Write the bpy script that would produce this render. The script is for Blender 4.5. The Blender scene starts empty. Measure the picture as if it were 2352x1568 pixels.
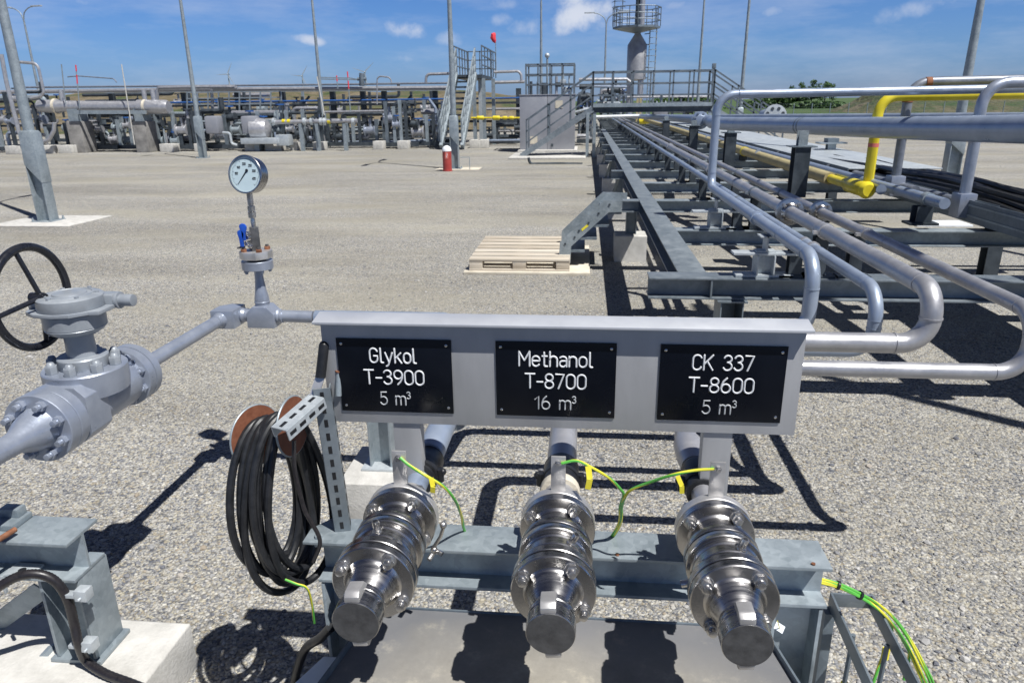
import bpy, bmesh, math, random
from mathutils import Vector, Matrix
random.seed(7)
SC = bpy.context.scene
COL = SC.collection
R_ = math.radians
# ------------------------------------------------------------------ camera
# axes: X right, Y away along the pipe rack, Z up. Camera orientation from the photo's three vanishing points.
FPX, CX, CY, HC = 1640.0, 1176.0, 784.0, 1.75
EYE = Vector((0, 0, HC))
def _d(u, v): return Vector((u-CX, v-CY, FPX)).normalized()
_ey = _d(1345, 232); _ex = -_d(-15700, 455); _ex = (_ex-_ex.dot(_ey)*_ey).normalized(); _ez = _ex.cross(_ey)
if _ez.y > 0: _ez = -_ez
RM = Matrix((_ex, _ey, _ez))
def ray(u, v): return RM @ Vector((u-CX, v-CY, FPX))
def gz(u, v, z): r = ray(u, v); return EYE+r*((z-HC)/r.z)       # where the view line meets height z
def gy(u, v, y): r = ray(u, v); return EYE+r*(y/r.y)            # ... meets the vertical plane Y=y
def gx(u, v, x): r = ray(u, v); return EYE+r*(x/r.x)
cam = bpy.data.cameras.new('camera'); co = bpy.data.objects.new('camera', cam); COL.objects.link(co)
cam.sensor_width = 36; cam.lens = FPX/2352*36; cam.clip_start = 0.05; cam.clip_end = 5000
M3 = Matrix((RM.col[0], -RM.col[1], -RM.col[2])).transposed()
co.matrix_world = Matrix.Translation(EYE) @ M3.to_4x4()
cam.dof.use_dof = True; cam.dof.focus_distance = 1.9; cam.dof.aperture_fstop = 11
SC.camera = co
# ------------------------------------------------------------------ light
SUN_EL, SUN_AZ = 60.3, 129.0
sd = bpy.data.lights.new('sun', 'SUN'); so = bpy.data.objects.new('sun', sd); COL.objects.link(so)
sd.energy = 5.0; sd.angle = R_(0.53); sd.color = (1.0, 0.98, 0.945)
sv = Vector((math.sin(R_(SUN_AZ))*math.cos(R_(SUN_EL)), math.cos(R_(SUN_AZ))*math.cos(R_(SUN_EL)), math.sin(R_(SUN_EL))))
so.rotation_euler = sv.to_track_quat('Z', 'Y').to_euler()
W = bpy.data.worlds.new('World'); SC.world = W; W.use_nodes = True
nt = W.node_tree; nt.nodes.clear()
def N(tree, t, **kw):
    n = tree.nodes.new(t)
    for k, v in kw.items():
        if k.startswith('i_'):
            key = k[2:]; key = int(key) if key.isdigit() else key
            n.inputs[key].default_value = v
        else: setattr(n, k, v)
    return n
def L(tree, a, b): tree.links.new(a, b)
def ramp(tree, stops, interp='LINEAR'):
    n = tree.nodes.new('ShaderNodeValToRGB'); r = n.color_ramp; r.interpolation = interp
    while len(r.elements) < len(stops): r.elements.new(0.5)
    for e, (p, c) in zip(r.elements, stops):
        e.position = p; e.color = c if len(c) == 4 else (*c, 1)
    return n
sky = N(nt, 'ShaderNodeTexSky', sky_type='NISHITA', sun_disc=False, sun_elevation=R_(SUN_EL), sun_rotation=R_(SUN_AZ), air_density=1.0, dust_density=0.6, ozone_density=2.5)
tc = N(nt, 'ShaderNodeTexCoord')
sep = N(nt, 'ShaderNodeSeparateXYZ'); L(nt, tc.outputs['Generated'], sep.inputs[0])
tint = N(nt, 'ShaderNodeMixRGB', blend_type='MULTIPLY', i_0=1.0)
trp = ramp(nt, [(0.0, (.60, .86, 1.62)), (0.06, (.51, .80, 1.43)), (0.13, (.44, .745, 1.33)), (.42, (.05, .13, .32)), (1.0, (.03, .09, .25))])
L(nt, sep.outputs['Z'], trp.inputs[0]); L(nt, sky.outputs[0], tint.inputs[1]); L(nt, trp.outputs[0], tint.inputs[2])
# clouds: puffs at set directions in the sky, broken up by noise, plus a thin veil
geo = tc.outputs['Generated']
nz = N(nt, 'ShaderNodeTexNoise', i_Scale=22.0, i_Detail=7.0, i_Roughness=0.6); L(nt, geo, nz.inputs['Vector'])
def cloud(u, v, su, sv_, dens, prev):
    c = ray(u, v).normalized(); r = ray(u+su, v).normalized()-c; t = ray(u, v-sv_).normalized()-c
    sub = N(nt, 'ShaderNodeVectorMath', operation='SUBTRACT'); sub.inputs[1].default_value = c; L(nt, geo, sub.inputs[0])
    sq = []
    for a in (r, t):
        dt = N(nt, 'ShaderNodeVectorMath', operation='DOT_PRODUCT'); dt.inputs[1].default_value = a/a.length_squared; L(nt, sub.outputs[0], dt.inputs[0])
        m = N(nt, 'ShaderNodeMath', operation='MULTIPLY'); L(nt, dt.outputs['Value'], m.inputs[0]); L(nt, dt.outputs['Value'], m.inputs[1]); sq.append(m)
    ad = N(nt, 'ShaderNodeMath', operation='ADD'); L(nt, sq[0].outputs[0], ad.inputs[0]); L(nt, sq[1].outputs[0], ad.inputs[1])
    inv = N(nt, 'ShaderNodeMath', operation='MULTIPLY_ADD', i_1=-1.0, i_2=1.0); L(nt, ad.outputs[0], inv.inputs[0])
    nn = N(nt, 'ShaderNodeMath', operation='MULTIPLY_ADD', i_1=4.0, i_2=-2.2); L(nt, nz.outputs[0], nn.inputs[0])
    s = N(nt, 'ShaderNodeMath', operation='ADD'); L(nt, inv.outputs[0], s.inputs[0]); L(nt, nn.outputs[0], s.inputs[1])
    # keep inside the puff
    lim = N(nt, 'ShaderNodeMath', operation='MULTIPLY_ADD', i_1=-0.45, i_2=1.0, use_clamp=True); L(nt, ad.outputs[0], lim.inputs[0])
    mr = N(nt, 'ShaderNodeMapRange', i_1=0.0, i_2=1.3, i_3=0.0, i_4=dens, interpolation_type='SMOOTHSTEP'); L(nt, s.outputs[0], mr.inputs[0])
    ml = N(nt, 'ShaderNodeMath', operation='MULTIPLY'); L(nt, mr.outputs[0], ml.inputs[0]); L(nt, lim.outputs[0], ml.inputs[1])
    if prev is None: return ml.outputs[0]
    mx = N(nt, 'ShaderNodeMath', operation='MAXIMUM'); L(nt, ml.outputs[0], mx.inputs[0]); L(nt, prev, mx.inputs[1]); return mx.outputs[0]
cl = None
for a in [(716, 93, 44, 16, .8), (936, 66, 62, 26, .75), (1038, 92, 48, 24, .45), (1325, 38, 125, 60, .95), (1290, 0, 80, 45, .95), (1400, 60, 90, 34, .6), (1230, 62, 70, 30, .5), (1480, 72, 60, 20, .4), (2120, 20, 120, 30, .45), (1150, 45, 35, 20, .4), (1440, 85, 70, 20, .35), (930, 137, 30, 12, .4), (1560, 12, 60, 18, .35), (1772, 27, 36, 18, .35), (2150, 12, 80, 20, .35), (190, 5, 50, 14, .25), (1040, 130, 40, 14, .15), (1160, 10, 60, 18, .4)]:
    cl = cloud(*a, cl)
vz = N(nt, 'ShaderNodeTexNoise', i_Scale=3.0, i_Detail=6.0, i_Roughness=0.65); 
mp = N(nt, 'ShaderNodeMapping'); mp.inputs['Scale'].default_value = (1.5, 1.5, 7.0); L(nt, geo, mp.inputs[0]); L(nt, mp.outputs[0], vz.inputs['Vector'])
vm = N(nt, 'ShaderNodeMapRange', i_1=0.44, i_2=0.8, i_3=0.0, i_4=0.34); L(nt, vz.outputs[0], vm.inputs[0])
mx = N(nt, 'ShaderNodeMath', operation='MAXIMUM'); L(nt, vm.outputs[0], mx.inputs[0]); L(nt, cl, mx.inputs[1])
cm = N(nt, 'ShaderNodeMixRGB'); cm.inputs[2].default_value = (9.0, 9.6, 11.0, 1)
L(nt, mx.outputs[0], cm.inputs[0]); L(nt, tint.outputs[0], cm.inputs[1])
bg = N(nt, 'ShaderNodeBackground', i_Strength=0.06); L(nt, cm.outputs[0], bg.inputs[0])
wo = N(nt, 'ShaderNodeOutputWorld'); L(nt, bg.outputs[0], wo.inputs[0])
SC.view_settings.view_transform = 'Standard'; SC.view_settings.look = 'None'; SC.view_settings.gamma = 1; SC.view_settings.exposure = 0.35
# ------------------------------------------------------------------ materials
def newmat(name):
    m = bpy.data.materials.new(name); m.use_nodes = True
    t = m.node_tree; b = t.nodes['Principled BSDF']; return m, t, b
def mat(name, c1, c2=None, metal=0.0, rough=0.5, scale=8.0, bump=0.0, bscale=60.0, rvar=0.1, spec=0.5, lo=.35, hi=.65, stretch=None, coat=0):
    m, t, b = newmat(name); c2 = c2 or c1
    g = N(t, 'ShaderNodeNewGeometry'); vec = g.outputs['Position']
    if stretch:
        mpn = N(t, 'ShaderNodeMapping'); mpn.inputs['Scale'].default_value = stretch; L(t, vec, mpn.inputs[0]); vec = mpn.outputs[0]
    n = N(t, 'ShaderNodeTexNoise', i_Scale=scale, i_Detail=8.0, i_Roughness=0.65); L(t, vec, n.inputs['Vector'])
    r = ramp(t, [(lo, c1), (hi, c2)]); L(t, n.outputs[0], r.inputs[0]); L(t, r.outputs[0], b.inputs['Base Color'])
    mr = N(t, 'ShaderNodeMapRange', i_1=0.3, i_2=0.7, i_3=max(.02, rough-rvar), i_4=min(1, rough+rvar)); L(t, n.outputs[0], mr.inputs[0]); L(t, mr.outputs[0], b.inputs['Roughness'])
    b.inputs['Metallic'].default_value = metal; b.inputs['Specular IOR Level'].default_value = spec; b.inputs['Coat Weight'].default_value = coat
    if bump:
        n2 = N(t, 'ShaderNodeTexNoise', i_Scale=bscale, i_Detail=5.0); L(t, vec, n2.inputs['Vector'])
        bp = N(t, 'ShaderNodeBump', i_Strength=bump, i_Distance=0.01); L(t, n2.outputs[0], bp.inputs['Height']); L(t, bp.outputs[0], b.inputs['Normal'])
    return m
def galv(name, c1, c2, metal=.35, rough=.48, sc=55.0):
    m, t, b = newmat(name)
    g = N(t, 'ShaderNodeNewGeometry')
    v = N(t, 'ShaderNodeTexVoronoi', i_Scale=sc); L(t, g.outputs['Position'], v.inputs['Vector'])
    n = N(t, 'ShaderNodeTexNoise', i_Scale=6.0, i_Detail=7.0, i_Roughness=0.7); L(t, g.outputs['Position'], n.inputs['Vector'])
    s = N(t, 'ShaderNodeSeparateColor'); L(t, v.outputs['Color'], s.inputs[0])
    a = N(t, 'ShaderNodeMath', operation='MULTIPLY_ADD', i_1=0.17); L(t, s.outputs[0], a.inputs[0]); L(t, n.outputs[0], a.inputs[2])
    r = ramp(t, [(.38, c1), (.85, c2)]); L(t, a.outputs[0], r.inputs[0]); L(t, r.outputs[0], b.inputs['Base Color'])
    mr = N(t, 'ShaderNodeMapRange', i_1=.3, i_2=.9, i_3=rough-.12, i_4=rough+.14); L(t, a.outputs[0], mr.inputs[0]); L(t, mr.outputs[0], b.inputs['Roughness'])
    b.inputs['Metallic'].default_value = metal
    n2 = N(t, 'ShaderNodeTexNoise', i_Scale=25.0, i_Detail=4.0); L(t, g.outputs['Position'], n2.inputs['Vector'])
    bp = N(t, 'ShaderNodeBump', i_Strength=.12, i_Distance=0.01); L(t, n2.outputs[0], bp.inputs['Height']); L(t, bp.outputs[0], b.inputs['Normal'])
    return m
M = {}
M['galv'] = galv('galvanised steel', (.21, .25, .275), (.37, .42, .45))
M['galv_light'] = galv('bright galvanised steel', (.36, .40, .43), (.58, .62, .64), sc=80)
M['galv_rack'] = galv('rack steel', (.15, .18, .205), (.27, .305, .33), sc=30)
M['pier'] = mat('weathered pier concrete', (.16, .155, .15), (.30, .29, .275), rough=.9, scale=3, bump=.4, bscale=20)
M['galv_dark'] = galv('dull dark galvanised steel', (.12, .15, .18), (.22, .26, .29), sc=40)
M['paint'] = mat('aluminium paint', (.29, .325, .395), (.37, .405, .475), metal=.45, rough=.36, scale=11, bump=.05, bscale=120)
M['paint_grey'] = mat('grey valve paint', (.26, .285, .315), (.33, .355, .38), metal=.15, rough=.38, scale=14, bump=.06, bscale=150)
M['pipe_steel'] = mat('dull stainless pipe', (.36, .365, .39), (.48, .48, .495), metal=.55, rough=.42, scale=9, bump=.04, bscale=70)
M['pipe_blue'] = mat('silver blue painted pipe', (.27, .33, .43), (.36, .42, .52), metal=.4, rough=.36, scale=7, bump=.03, bscale=60)
M['pipe_dark'] = mat('weathered grey pipe', (.15, .17, .21), (.25, .27, .31), metal=.35, rough=.45, scale=9)
M['stainless'] = mat('turned stainless steel', (.36, .355, .35), (.50, .49, .485), metal=1.0, rough=.27, scale=9, bump=.02, bscale=200, rvar=.07, stretch=(1, 14, 1))
M['stainless_dull'] = mat('matt stainless steel', (.095, .095, .097), (.15, .15, .15), metal=.6, rough=.5, scale=40, bump=.05, bscale=300)
M['tab'] = mat('brushed tab steel', (.52, .51, .50), (.62, .61, .60), metal=.7, rough=.42, scale=20)
M['bolt'] = mat('bolt steel', (.45, .44, .43), (.62, .61, .60), metal=.95, rough=.28, scale=30)
M['rust'] = mat('rusty steel', (.14, .055, .025), (.30, .13, .07), metal=.1, rough=.8, scale=30, bump=.2)
M['reel_brown'] = mat('brown hardboard', (.15, .05, .025), (.21, .078, .04), rough=.75, scale=60, bump=.1, bscale=200)
M['black'] = mat('black rubber', (.010, .011, .013), (.022, .023, .026), rough=.42, scale=30, spec=.4)
M['black_paint'] = mat('black paint', (.010, .011, .016), (.02, .021, .026), rough=.3, scale=30)
M['conduit'] = mat('brown black conduit', (.012, .011, .013), (.024, .021, .023), rough=.4, scale=90)
M['plaque'] = mat('black engraved plastic', (.0016, .003, .007), (.003, .0045, .009), rough=.3, scale=6, spec=.28)
M['engrave'] = mat('white engraving', (.62, .64, .66), (.78, .79, .80), rough=.6, scale=60)
M['engrave_grey'] = mat('greyed engraving', (.30, .32, .34), (.50, .51, .52), rough=.6, scale=60)
M['sign'] = mat('brushed aluminium sheet', (.34, .345, .355), (.46, .465, .475), metal=.35, rough=.45, scale=7, stretch=(1.4, 1, .35), bump=.015, bscale=60, lo=.25, hi=.75)
M['canopy'] = mat('bright aluminium sheet', (.52, .54, .58), (.62, .64, .67), metal=.35, rough=.38, scale=5)
M['blue'] = mat('blue plastic', (.012, .07, .42), (.02, .10, .52), rough=.35, scale=30)
M['blue_pipe'] = mat('blue pipe paint', (.02, .08, .26), (.03, .11, .33), rough=.4, scale=3)
M['yellow'] = mat('yellow gas pipe paint', (.62, .50, .02), (.74, .62, .04), rough=.35, scale=5)
M['yellow_old'] = mat('faded yellow pipe paint', (.36, .30, .15), (.45, .39, .22), rough=.65, scale=5)
M['tag'] = mat('yellow tag plastic', (.72, .62, .03), (.82, .72, .06), rough=.5, scale=30)
M['white'] = mat('white sheet', (.70, .73, .76), (.82, .84, .86), rough=.4, scale=5)
M['red'] = mat('red paint', (.28, .035, .03), (.40, .06, .05), rough=.45, scale=9)
M['red_cloth'] = mat('red windsock cloth', (.62, .03, .05), (.75, .06, .08), rough=.8, scale=9)
M['orange'] = mat('red white rod paint', (.55, .12, .10), (.65, .2, .16), rough=.6, scale=9)
M['concrete'] = mat('concrete', (.42, .41, .38), (.58, .565, .53), rough=.85, scale=9, bump=.25, bscale=90)
M['concrete_tan'] = mat('sandy concrete', (.50, .45, .36), (.64, .59, .49), rough=.9, scale=7, bump=.25, bscale=70)
M['cabinet'] = mat('cabinet steel', (.26, .27, .305), (.33, .34, .37), metal=.2, rough=.5, scale=1.2)
M['glass_face'] = mat('pale gauge dial', (.50, .62, .66), (.55, .67, .70), rough=.12, scale=10)
M['galv_far'] = galv('distant weathered steelwork', (.10, .125, .15), (.20, .235, .265), sc=5)
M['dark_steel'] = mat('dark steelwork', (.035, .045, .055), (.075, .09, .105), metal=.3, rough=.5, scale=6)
M['tower'] = mat('stack steel', (.30, .30, .31), (.42, .42, .42), metal=.5, rough=.45, scale=2.5)
M['turbine'] = mat('haze grey turbine paint', (.36, .40, .46), rough=.7)  # distance haze is mixed into the colour of the white turbines
def stripes(name):
    m, t, b = newmat(name)
    tcn = N(t, 'ShaderNodeUVMap'); s = N(t, 'ShaderNodeSeparateXYZ'); L(t, tcn.outputs[0], s.inputs[0])
    w = N(t, 'ShaderNodeMath', operation='FRACT'); 
    r = ramp(t, [(0, (.10, .42, .06)), (.34, (.66, .62, .05)), (.75, (.10, .42, .06))], 'CONSTANT')
    a = N(t, 'ShaderNodeMath', operation='ADD'); a2 = N(t, 'ShaderNodeMath', operation='MULTIPLY', i_1=0.12); L(t, s.outputs[1], a2.inputs[0]); L(t, s.outputs[0], a.inputs[0]); L(t, a2.outputs[0], a.inputs[1])
    L(t, a.outputs[0], w.inputs[0]); L(t, w.outputs[0], r.inputs[0]); L(t, r.outputs[0], b.inputs['Base Color']); b.inputs['Roughness'].default_value = .4
    return m
M['earth_wire'] = stripes('green yellow cable sheath')
def wood(name):
    m, t, b = newmat(name)
    g = N(t, 'ShaderNodeNewGeometry'); mpn = N(t, 'ShaderNodeMapping'); mpn.inputs['Scale'].default_value = (3, 45, 45); L(t, g.outputs['Position'], mpn.inputs[0])
    n = N(t, 'ShaderNodeTexNoise', i_Scale=1.0, i_Detail=6.0); L(t, mpn.outputs[0], n.inputs['Vector'])
    oi = N(t, 'ShaderNodeObjectInfo'); a = N(t, 'ShaderNodeMath', operation='MULTIPLY_ADD', i_1=.35); L(t, oi.outputs['Random'], a.inputs[0]); L(t, n.outputs[0], a.inputs[2])
    r = ramp(t, [(.3, (.30, .25, .19)), (.6, (.48, .42, .335)), (.9, (.57, .52, .44))]); L(t, a.outputs[0], r.inputs[0]); L(t, r.outputs[0], b.inputs['Base Color']); b.inputs['Roughness'].default_value = .8
    return m
M['wood'] = wood('bleached pine')
def tray_mat():
    m, t, b = newmat('dusty grey sheet')
    g = N(t, 'ShaderNodeNewGeometry'); s = N(t, 'ShaderNodeSeparateXYZ'); L(t, g.outputs['Position'], s.inputs[0])
    n = N(t, 'ShaderNodeTexNoise', i_Scale=14.0, i_Detail=9.0, i_Roughness=.75); L(t, g.outputs['Position'], n.inputs['Vector'])
    big = N(t, 'ShaderNodeTexNoise', i_Scale=3.0, i_Detail=5.0); L(t, g.outputs['Position'], big.inputs['Vector'])
    # sand gathers in a puddle with its own outline towards the near middle of the sheet
    d = N(t, 'ShaderNodeVectorMath', operation='DISTANCE'); 
    sc_ = N(t, 'ShaderNodeMapping'); sc_.inputs['Scale'].default_value = (1, 1.55, 1); L(t, g.outputs['Position'], sc_.inputs[0])
    L(t, sc_.outputs[0], d.inputs[0]); d.inputs[1].default_value = (-.03, 1.10*1.55, .5)
    a = N(t, 'ShaderNodeMath', operation='MULTIPLY_ADD', i_1=.55); L(t, big.outputs[0], a.inputs[0]); L(t, d.outputs['Value'], a.inputs[2])
    mk = N(t, 'ShaderNodeMapRange', i_1=.92, i_2=.62, i_3=0.0, i_4=.9); L(t, a.outputs[0], mk.inputs[0])
    fl = ramp(t, [(.55, (0, 0, 0)), (.70, (.7, .7, .7))]); L(t, n.outputs[0], fl.inputs[0])
    ad = N(t, 'ShaderNodeMath', operation='MULTIPLY_ADD', use_clamp=True, i_1=.85); L(t, mk.outputs[0], ad.inputs[0]); 
    fm = N(t, 'ShaderNodeMath', operation='MULTIPLY', i_1=.55); L(t, fl.outputs[0], fm.inputs[0]); L(t, fm.outputs[0], ad.inputs[2])
    base = ramp(t, [(.3, (.115, .12, .13)), (.7, (.18, .18, .185))]); L(t, big.outputs[0], base.inputs[0])
    sand = ramp(t, [(.35, (.26, .235, .185)), (.65, (.38, .35, .285))]); L(t, n.outputs[0], sand.inputs[0])
    mx = N(t, 'ShaderNodeMixRGB'); L(t, ad.outputs[0], mx.inputs[0]); L(t, base.outputs[0], mx.inputs[1]); L(t, sand.outputs[0], mx.inputs[2])
    L(t, mx.outputs[0], b.inputs['Base Color'])
    rr = N(t, 'ShaderNodeMapRange', i_3=.58, i_4=.95); L(t, ad.outputs[0], rr.inputs[0]); L(t, rr.outputs[0], b.inputs['Roughness'])
    return m
M['tray'] = tray_mat()
def gravel_mat():
    m, t, b = newmat('crushed limestone gravel')
    g = N(t, 'ShaderNodeNewGeometry'); P = g.outputs['Position']
    wob = N(t, 'ShaderNodeTexNoise', i_Scale=60.0, i_Detail=3.0); L(t, P, wob.inputs['Vector'])
    off = N(t, 'ShaderNodeVectorMath', operation='MULTIPLY_ADD'); off.inputs[1].default_value = (.012, .012, 0); L(t, wob.outputs['Color'], off.inputs[0]); L(t, P, off.inputs[2])
    v1 = N(t, 'ShaderNodeTexVoronoi', i_Scale=74.0); L(t, off.outputs[0], v1.inputs['Vector'])
    v2 = N(t, 'ShaderNodeTexVoronoi', i_Scale=150.0); L(t, off.outputs[0], v2.inputs['Vector'])
    s1 = N(t, 'ShaderNodeSeparateColor'); L(t, v1.outputs['Color'], s1.inputs[0])
    s2 = N(t, 'ShaderNodeSeparateColor'); L(t, v2.outputs['Color'], s2.inputs[0])
    stops = [(0, (.125, .135, .16)), (.16, (.215, .22, .235)), (.34, (.31, .307, .30)), (.56, (.395, .386, .362)), (.72, (.41, .385, .32)), (.84, (.335, .30, .24)), (.92, (.51, .50, .47))]
    c1 = ramp(t, stops, 'CONSTANT'); L(t, s1.outputs[0], c1.inputs[0])
    c2 = ramp(t, stops, 'CONSTANT'); L(t, s2.outputs[1], c2.inputs[0])
    pk = N(t, 'ShaderNodeTexNoise', i_Scale=30.0, i_Detail=2.0); L(t, P, pk.inputs['Vector'])
    pm = ramp(t, [(.48, (0, 0, 0)), (.54, (1, 1, 1))]); L(t, pk.outputs[0], pm.inputs[0])
    mx = N(t, 'ShaderNodeMixRGB'); L(t, pm.outputs[0], mx.inputs[0]); L(t, c1.outputs[0], mx.inputs[1]); L(t, c2.outputs[0], mx.inputs[2])
    gap = ramp(t, [(.0, (1, 1, 1)), (.48, (1, 1, 1)), (.72, (.56, .54, .51))]); L(t, v1.outputs['Distance'], gap.inputs[0])
    mg = N(t, 'ShaderNodeMixRGB', blend_type='MULTIPLY', i_0=.75); L(t, mx.outputs[0], mg.inputs[1]); L(t, gap.outputs[0], mg.inputs[2])
    # sandy drifts where fines lie over the stone
    mp1 = N(t, 'ShaderNodeMapping'); mp1.inputs['Scale'].default_value = (.30, .62, 1); mp1.inputs['Rotation'].default_value = (0, 0, .25); L(t, P, mp1.inputs[0])
    dn = N(t, 'ShaderNodeTexNoise', i_Scale=1.0, i_Detail=6.0, i_Roughness=.62); L(t, mp1.outputs[0], dn.inputs['Vector'])
    dm = ramp(t, [(.46, (0, 0, 0)), (.62, (.72, .72, .72))]); L(t, dn.outputs[0], dm.inputs[0])
    sp = N(t, 'ShaderNodeSeparateXYZ'); L(t, P, sp.inputs[0])
    far = N(t, 'ShaderNodeMapRange', i_1=3.0, i_2=7.0, i_3=.35, i_4=1.0); L(t, sp.outputs[1], far.inputs[0])
    dm2 = N(t, 'ShaderNodeMath', operation='MULTIPLY'); L(t, dm.outputs[0], dm2.inputs[0]); L(t, far.outputs[0], dm2.inputs[1])
    fn = N(t, 'ShaderNodeTexNoise', i_Scale=190.0, i_Detail=3.0); L(t, P, fn.inputs['Vector'])
    sc_ = ramp(t, [(.35, (.255, .24, .20)), (.65, (.35, .335, .29))]); L(t, fn.outputs[0], sc_.inputs[0])
    ms = N(t, 'ShaderNodeMixRGB'); L(t, dm2.outputs[0], ms.inputs[0]); L(t, mg.outputs[0], ms.inputs[1]); L(t, sc_.outputs[0], ms.inputs[2])
    mp2 = N(t, 'ShaderNodeMapping'); mp2.inputs['Scale'].default_value = (.16, .55, 1); mp2.inputs['Rotation'].default_value = (0, 0, -.18); L(t, P, mp2.inputs[0])
    wn = N(t, 'ShaderNodeTexNoise', i_Scale=1.0, i_Detail=7.0, i_Roughness=.7); L(t, mp2.outputs[0], wn.inputs['Vector'])
    wr_ = ramp(t, [(.36, (.83, .812, .77)), (.5, (1.01, .998, .962)), (.66, (1.2, 1.19, 1.165))]); L(t, wn.outputs[0], wr_.inputs[0])
    mw = N(t, 'ShaderNodeMixRGB', blend_type='MULTIPLY', i_0=1.0); L(t, ms.outputs[0], mw.inputs[1]); L(t, wr_.outputs[0], mw.inputs[2]); ms = mw
    gn = N(t, 'ShaderNodeTexNoise', i_Scale=14.0, i_Detail=9.0, i_Roughness=.8); L(t, P, gn.inputs['Vector'])
    gr_ = ramp(t, [(.3, (.82, .82, .82)), (.7, (1.24, 1.24, 1.23))]); L(t, gn.outputs[0], gr_.inputs[0])
    mw2 = N(t, 'ShaderNodeMixRGB', blend_type='MULTIPLY', i_0=1.0); L(t, ms.outputs[0], mw2.inputs[1]); L(t, gr_.outputs[0], mw2.inputs[2]); ms = mw2
    L(t, ms.outputs[0], b.inputs['Base Color']); b.inputs['Roughness'].default_value = .92; b.inputs['Specular IOR Level'].default_value = .25
    hgt = N(t, 'ShaderNodeMath', operation='MULTIPLY_ADD', i_1=-1.0, i_2=1.0); L(t, v1.outputs['Distance'], hgt.inputs[0])
    h2 = N(t, 'ShaderNodeMath', operation='MULTIPLY_ADD', i_1=.35); L(t, s1.outputs[1], h2.inputs[0]); L(t, hgt.outputs[0], h2.inputs[2])
    h3 = N(t, 'ShaderNodeMath', operation='MULTIPLY_ADD', i_1=-.4); L(t, v2.outputs['Distance'], h3.inputs[0]); L(t, h2.outputs[0], h3.inputs[2])
    bp = N(t, 'ShaderNodeBump', i_Strength=.55, i_Distance=.016); L(t, h3.outputs[0], bp.inputs['Height']); L(t, bp.outputs[0], b.inputs['Normal'])
    return m
M['gravel'] = gravel_mat()
def stone_mat():
    m, t, b = newmat('loose stone')
    at = N(t, 'ShaderNodeAttribute', attribute_name='tone')
    r = ramp(t, [(0, (.12, .125, .145)), (.25, (.21, .21, .215)), (.45, (.272, .27, .268)), (.62, (.37, .362, .345)), (.76, (.365, .34, .285)), (.87, (.285, .24, .185)), (.95, (.46, .45, .43))]); L(t, at.outputs['Fac'], r.inputs[0])
    L(t, r.outputs[0], b.inputs['Base Color']); b.inputs['Roughness'].default_value = .85; return m
M['stone'] = stone_mat()
def hill_mat(name, a, b_, c):
    m, t, b = newmat(name)
    g = N(t, 'ShaderNodeNewGeometry')
    n = N(t, 'ShaderNodeTexNoise', i_Scale=.25, i_Detail=8.0, i_Roughness=.7); L(t, g.outputs['Position'], n.inputs['Vector'])
    r = ramp(t, [(.36, a), (.5, b_), (.64, c)]); L(t, n.outputs[0], r.inputs[0]); L(t, r.outputs[0], b.inputs['Base Color']); b.inputs['Roughness'].default_value = .95
    n2 = N(t, 'ShaderNodeTexNoise', i_Scale=1.6, i_Detail=6.0); L(t, g.outputs['Position'], n2.inputs['Vector'])
    bp = N(t, 'ShaderNodeBump', i_Strength=.9, i_Distance=.6); L(t, n2.outputs[0], bp.inputs['Height']); L(t, bp.outputs[0], b.inputs['Normal'])
    return m
M['hill'] = hill_mat('dry grassy earth', (.045, .075, .02), (.13, .105, .06), (.20, .165, .11))
M['hill_green'] = hill_mat('grassy mound', (.03, .065, .018), (.085, .085, .042), (.15, .125, .085))
M['leaf'] = mat('leaf', (.030, .075, .018), (.075, .14, .035), rough=.6, scale=.6)
M['leaf_light'] = mat('pale leaf', (.05, .11, .025), (.10, .18, .05), rough=.6, scale=.6)
M['bark'] = mat('bark', (.08, .06, .045), (.14, .11, .08), rough=.9, scale=12)
M['grass'] = hill_mat('green field', (.035, .07, .02), (.055, .10, .03), (.09, .12, .045))
M['dark_ground'] = mat('dark_ground', (.035, .036, .038), (.06, .06, .06), rough=.9, scale=40, bump=.3, bscale=200)  # for the added dark strip behind the camera
# ------------------------------------------------------------------ mesh builder
ORG = {}
def V(*a): return Vector(a if len(a) > 1 else a[0])
def frame(d, up=None):
    d = d.normalized(); up = up or Vector((0, 0, 1))
    if abs(d.dot(up)) > .99: up = Vector((0, 1, 0)) if abs(d.y) < .9 else Vector((1, 0, 0))
    x = d.cross(up).normalized(); return x, x.cross(d).normalized(), d
def fillet(pts, r, n=6):
    pts = [V(p) for p in pts]; out = [pts[0]]
    for i in range(1, len(pts)-1):
        p = pts[i]; a = pts[i-1]-p; b = pts[i+1]-p; la, lb = a.length, b.length; a.normalize(); b.normalize()
        ang = a.angle(b)
        rr = r[i-1] if isinstance(r, (list, tuple)) else r
        if ang > 3.1 or rr <= 0: out.append(p); continue
        tl = min(rr/math.tan(ang/2), la*.49 if i > 1 else la*.98, lb*.49 if i < len(pts)-2 else lb*.98); re = tl*math.tan(ang/2)
        bis = (a+b).normalized(); c = p+bis*(re/math.sin(ang/2)); s = p+a*tl-c; e = p+b*tl-c; tot = s.angle(e); ax = s.cross(e).normalized()
        for k in range(n+1): out.append(c+Matrix.Rotation(tot*k/n, 3, ax) @ s)
    out.append(pts[-1]); return out
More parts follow.
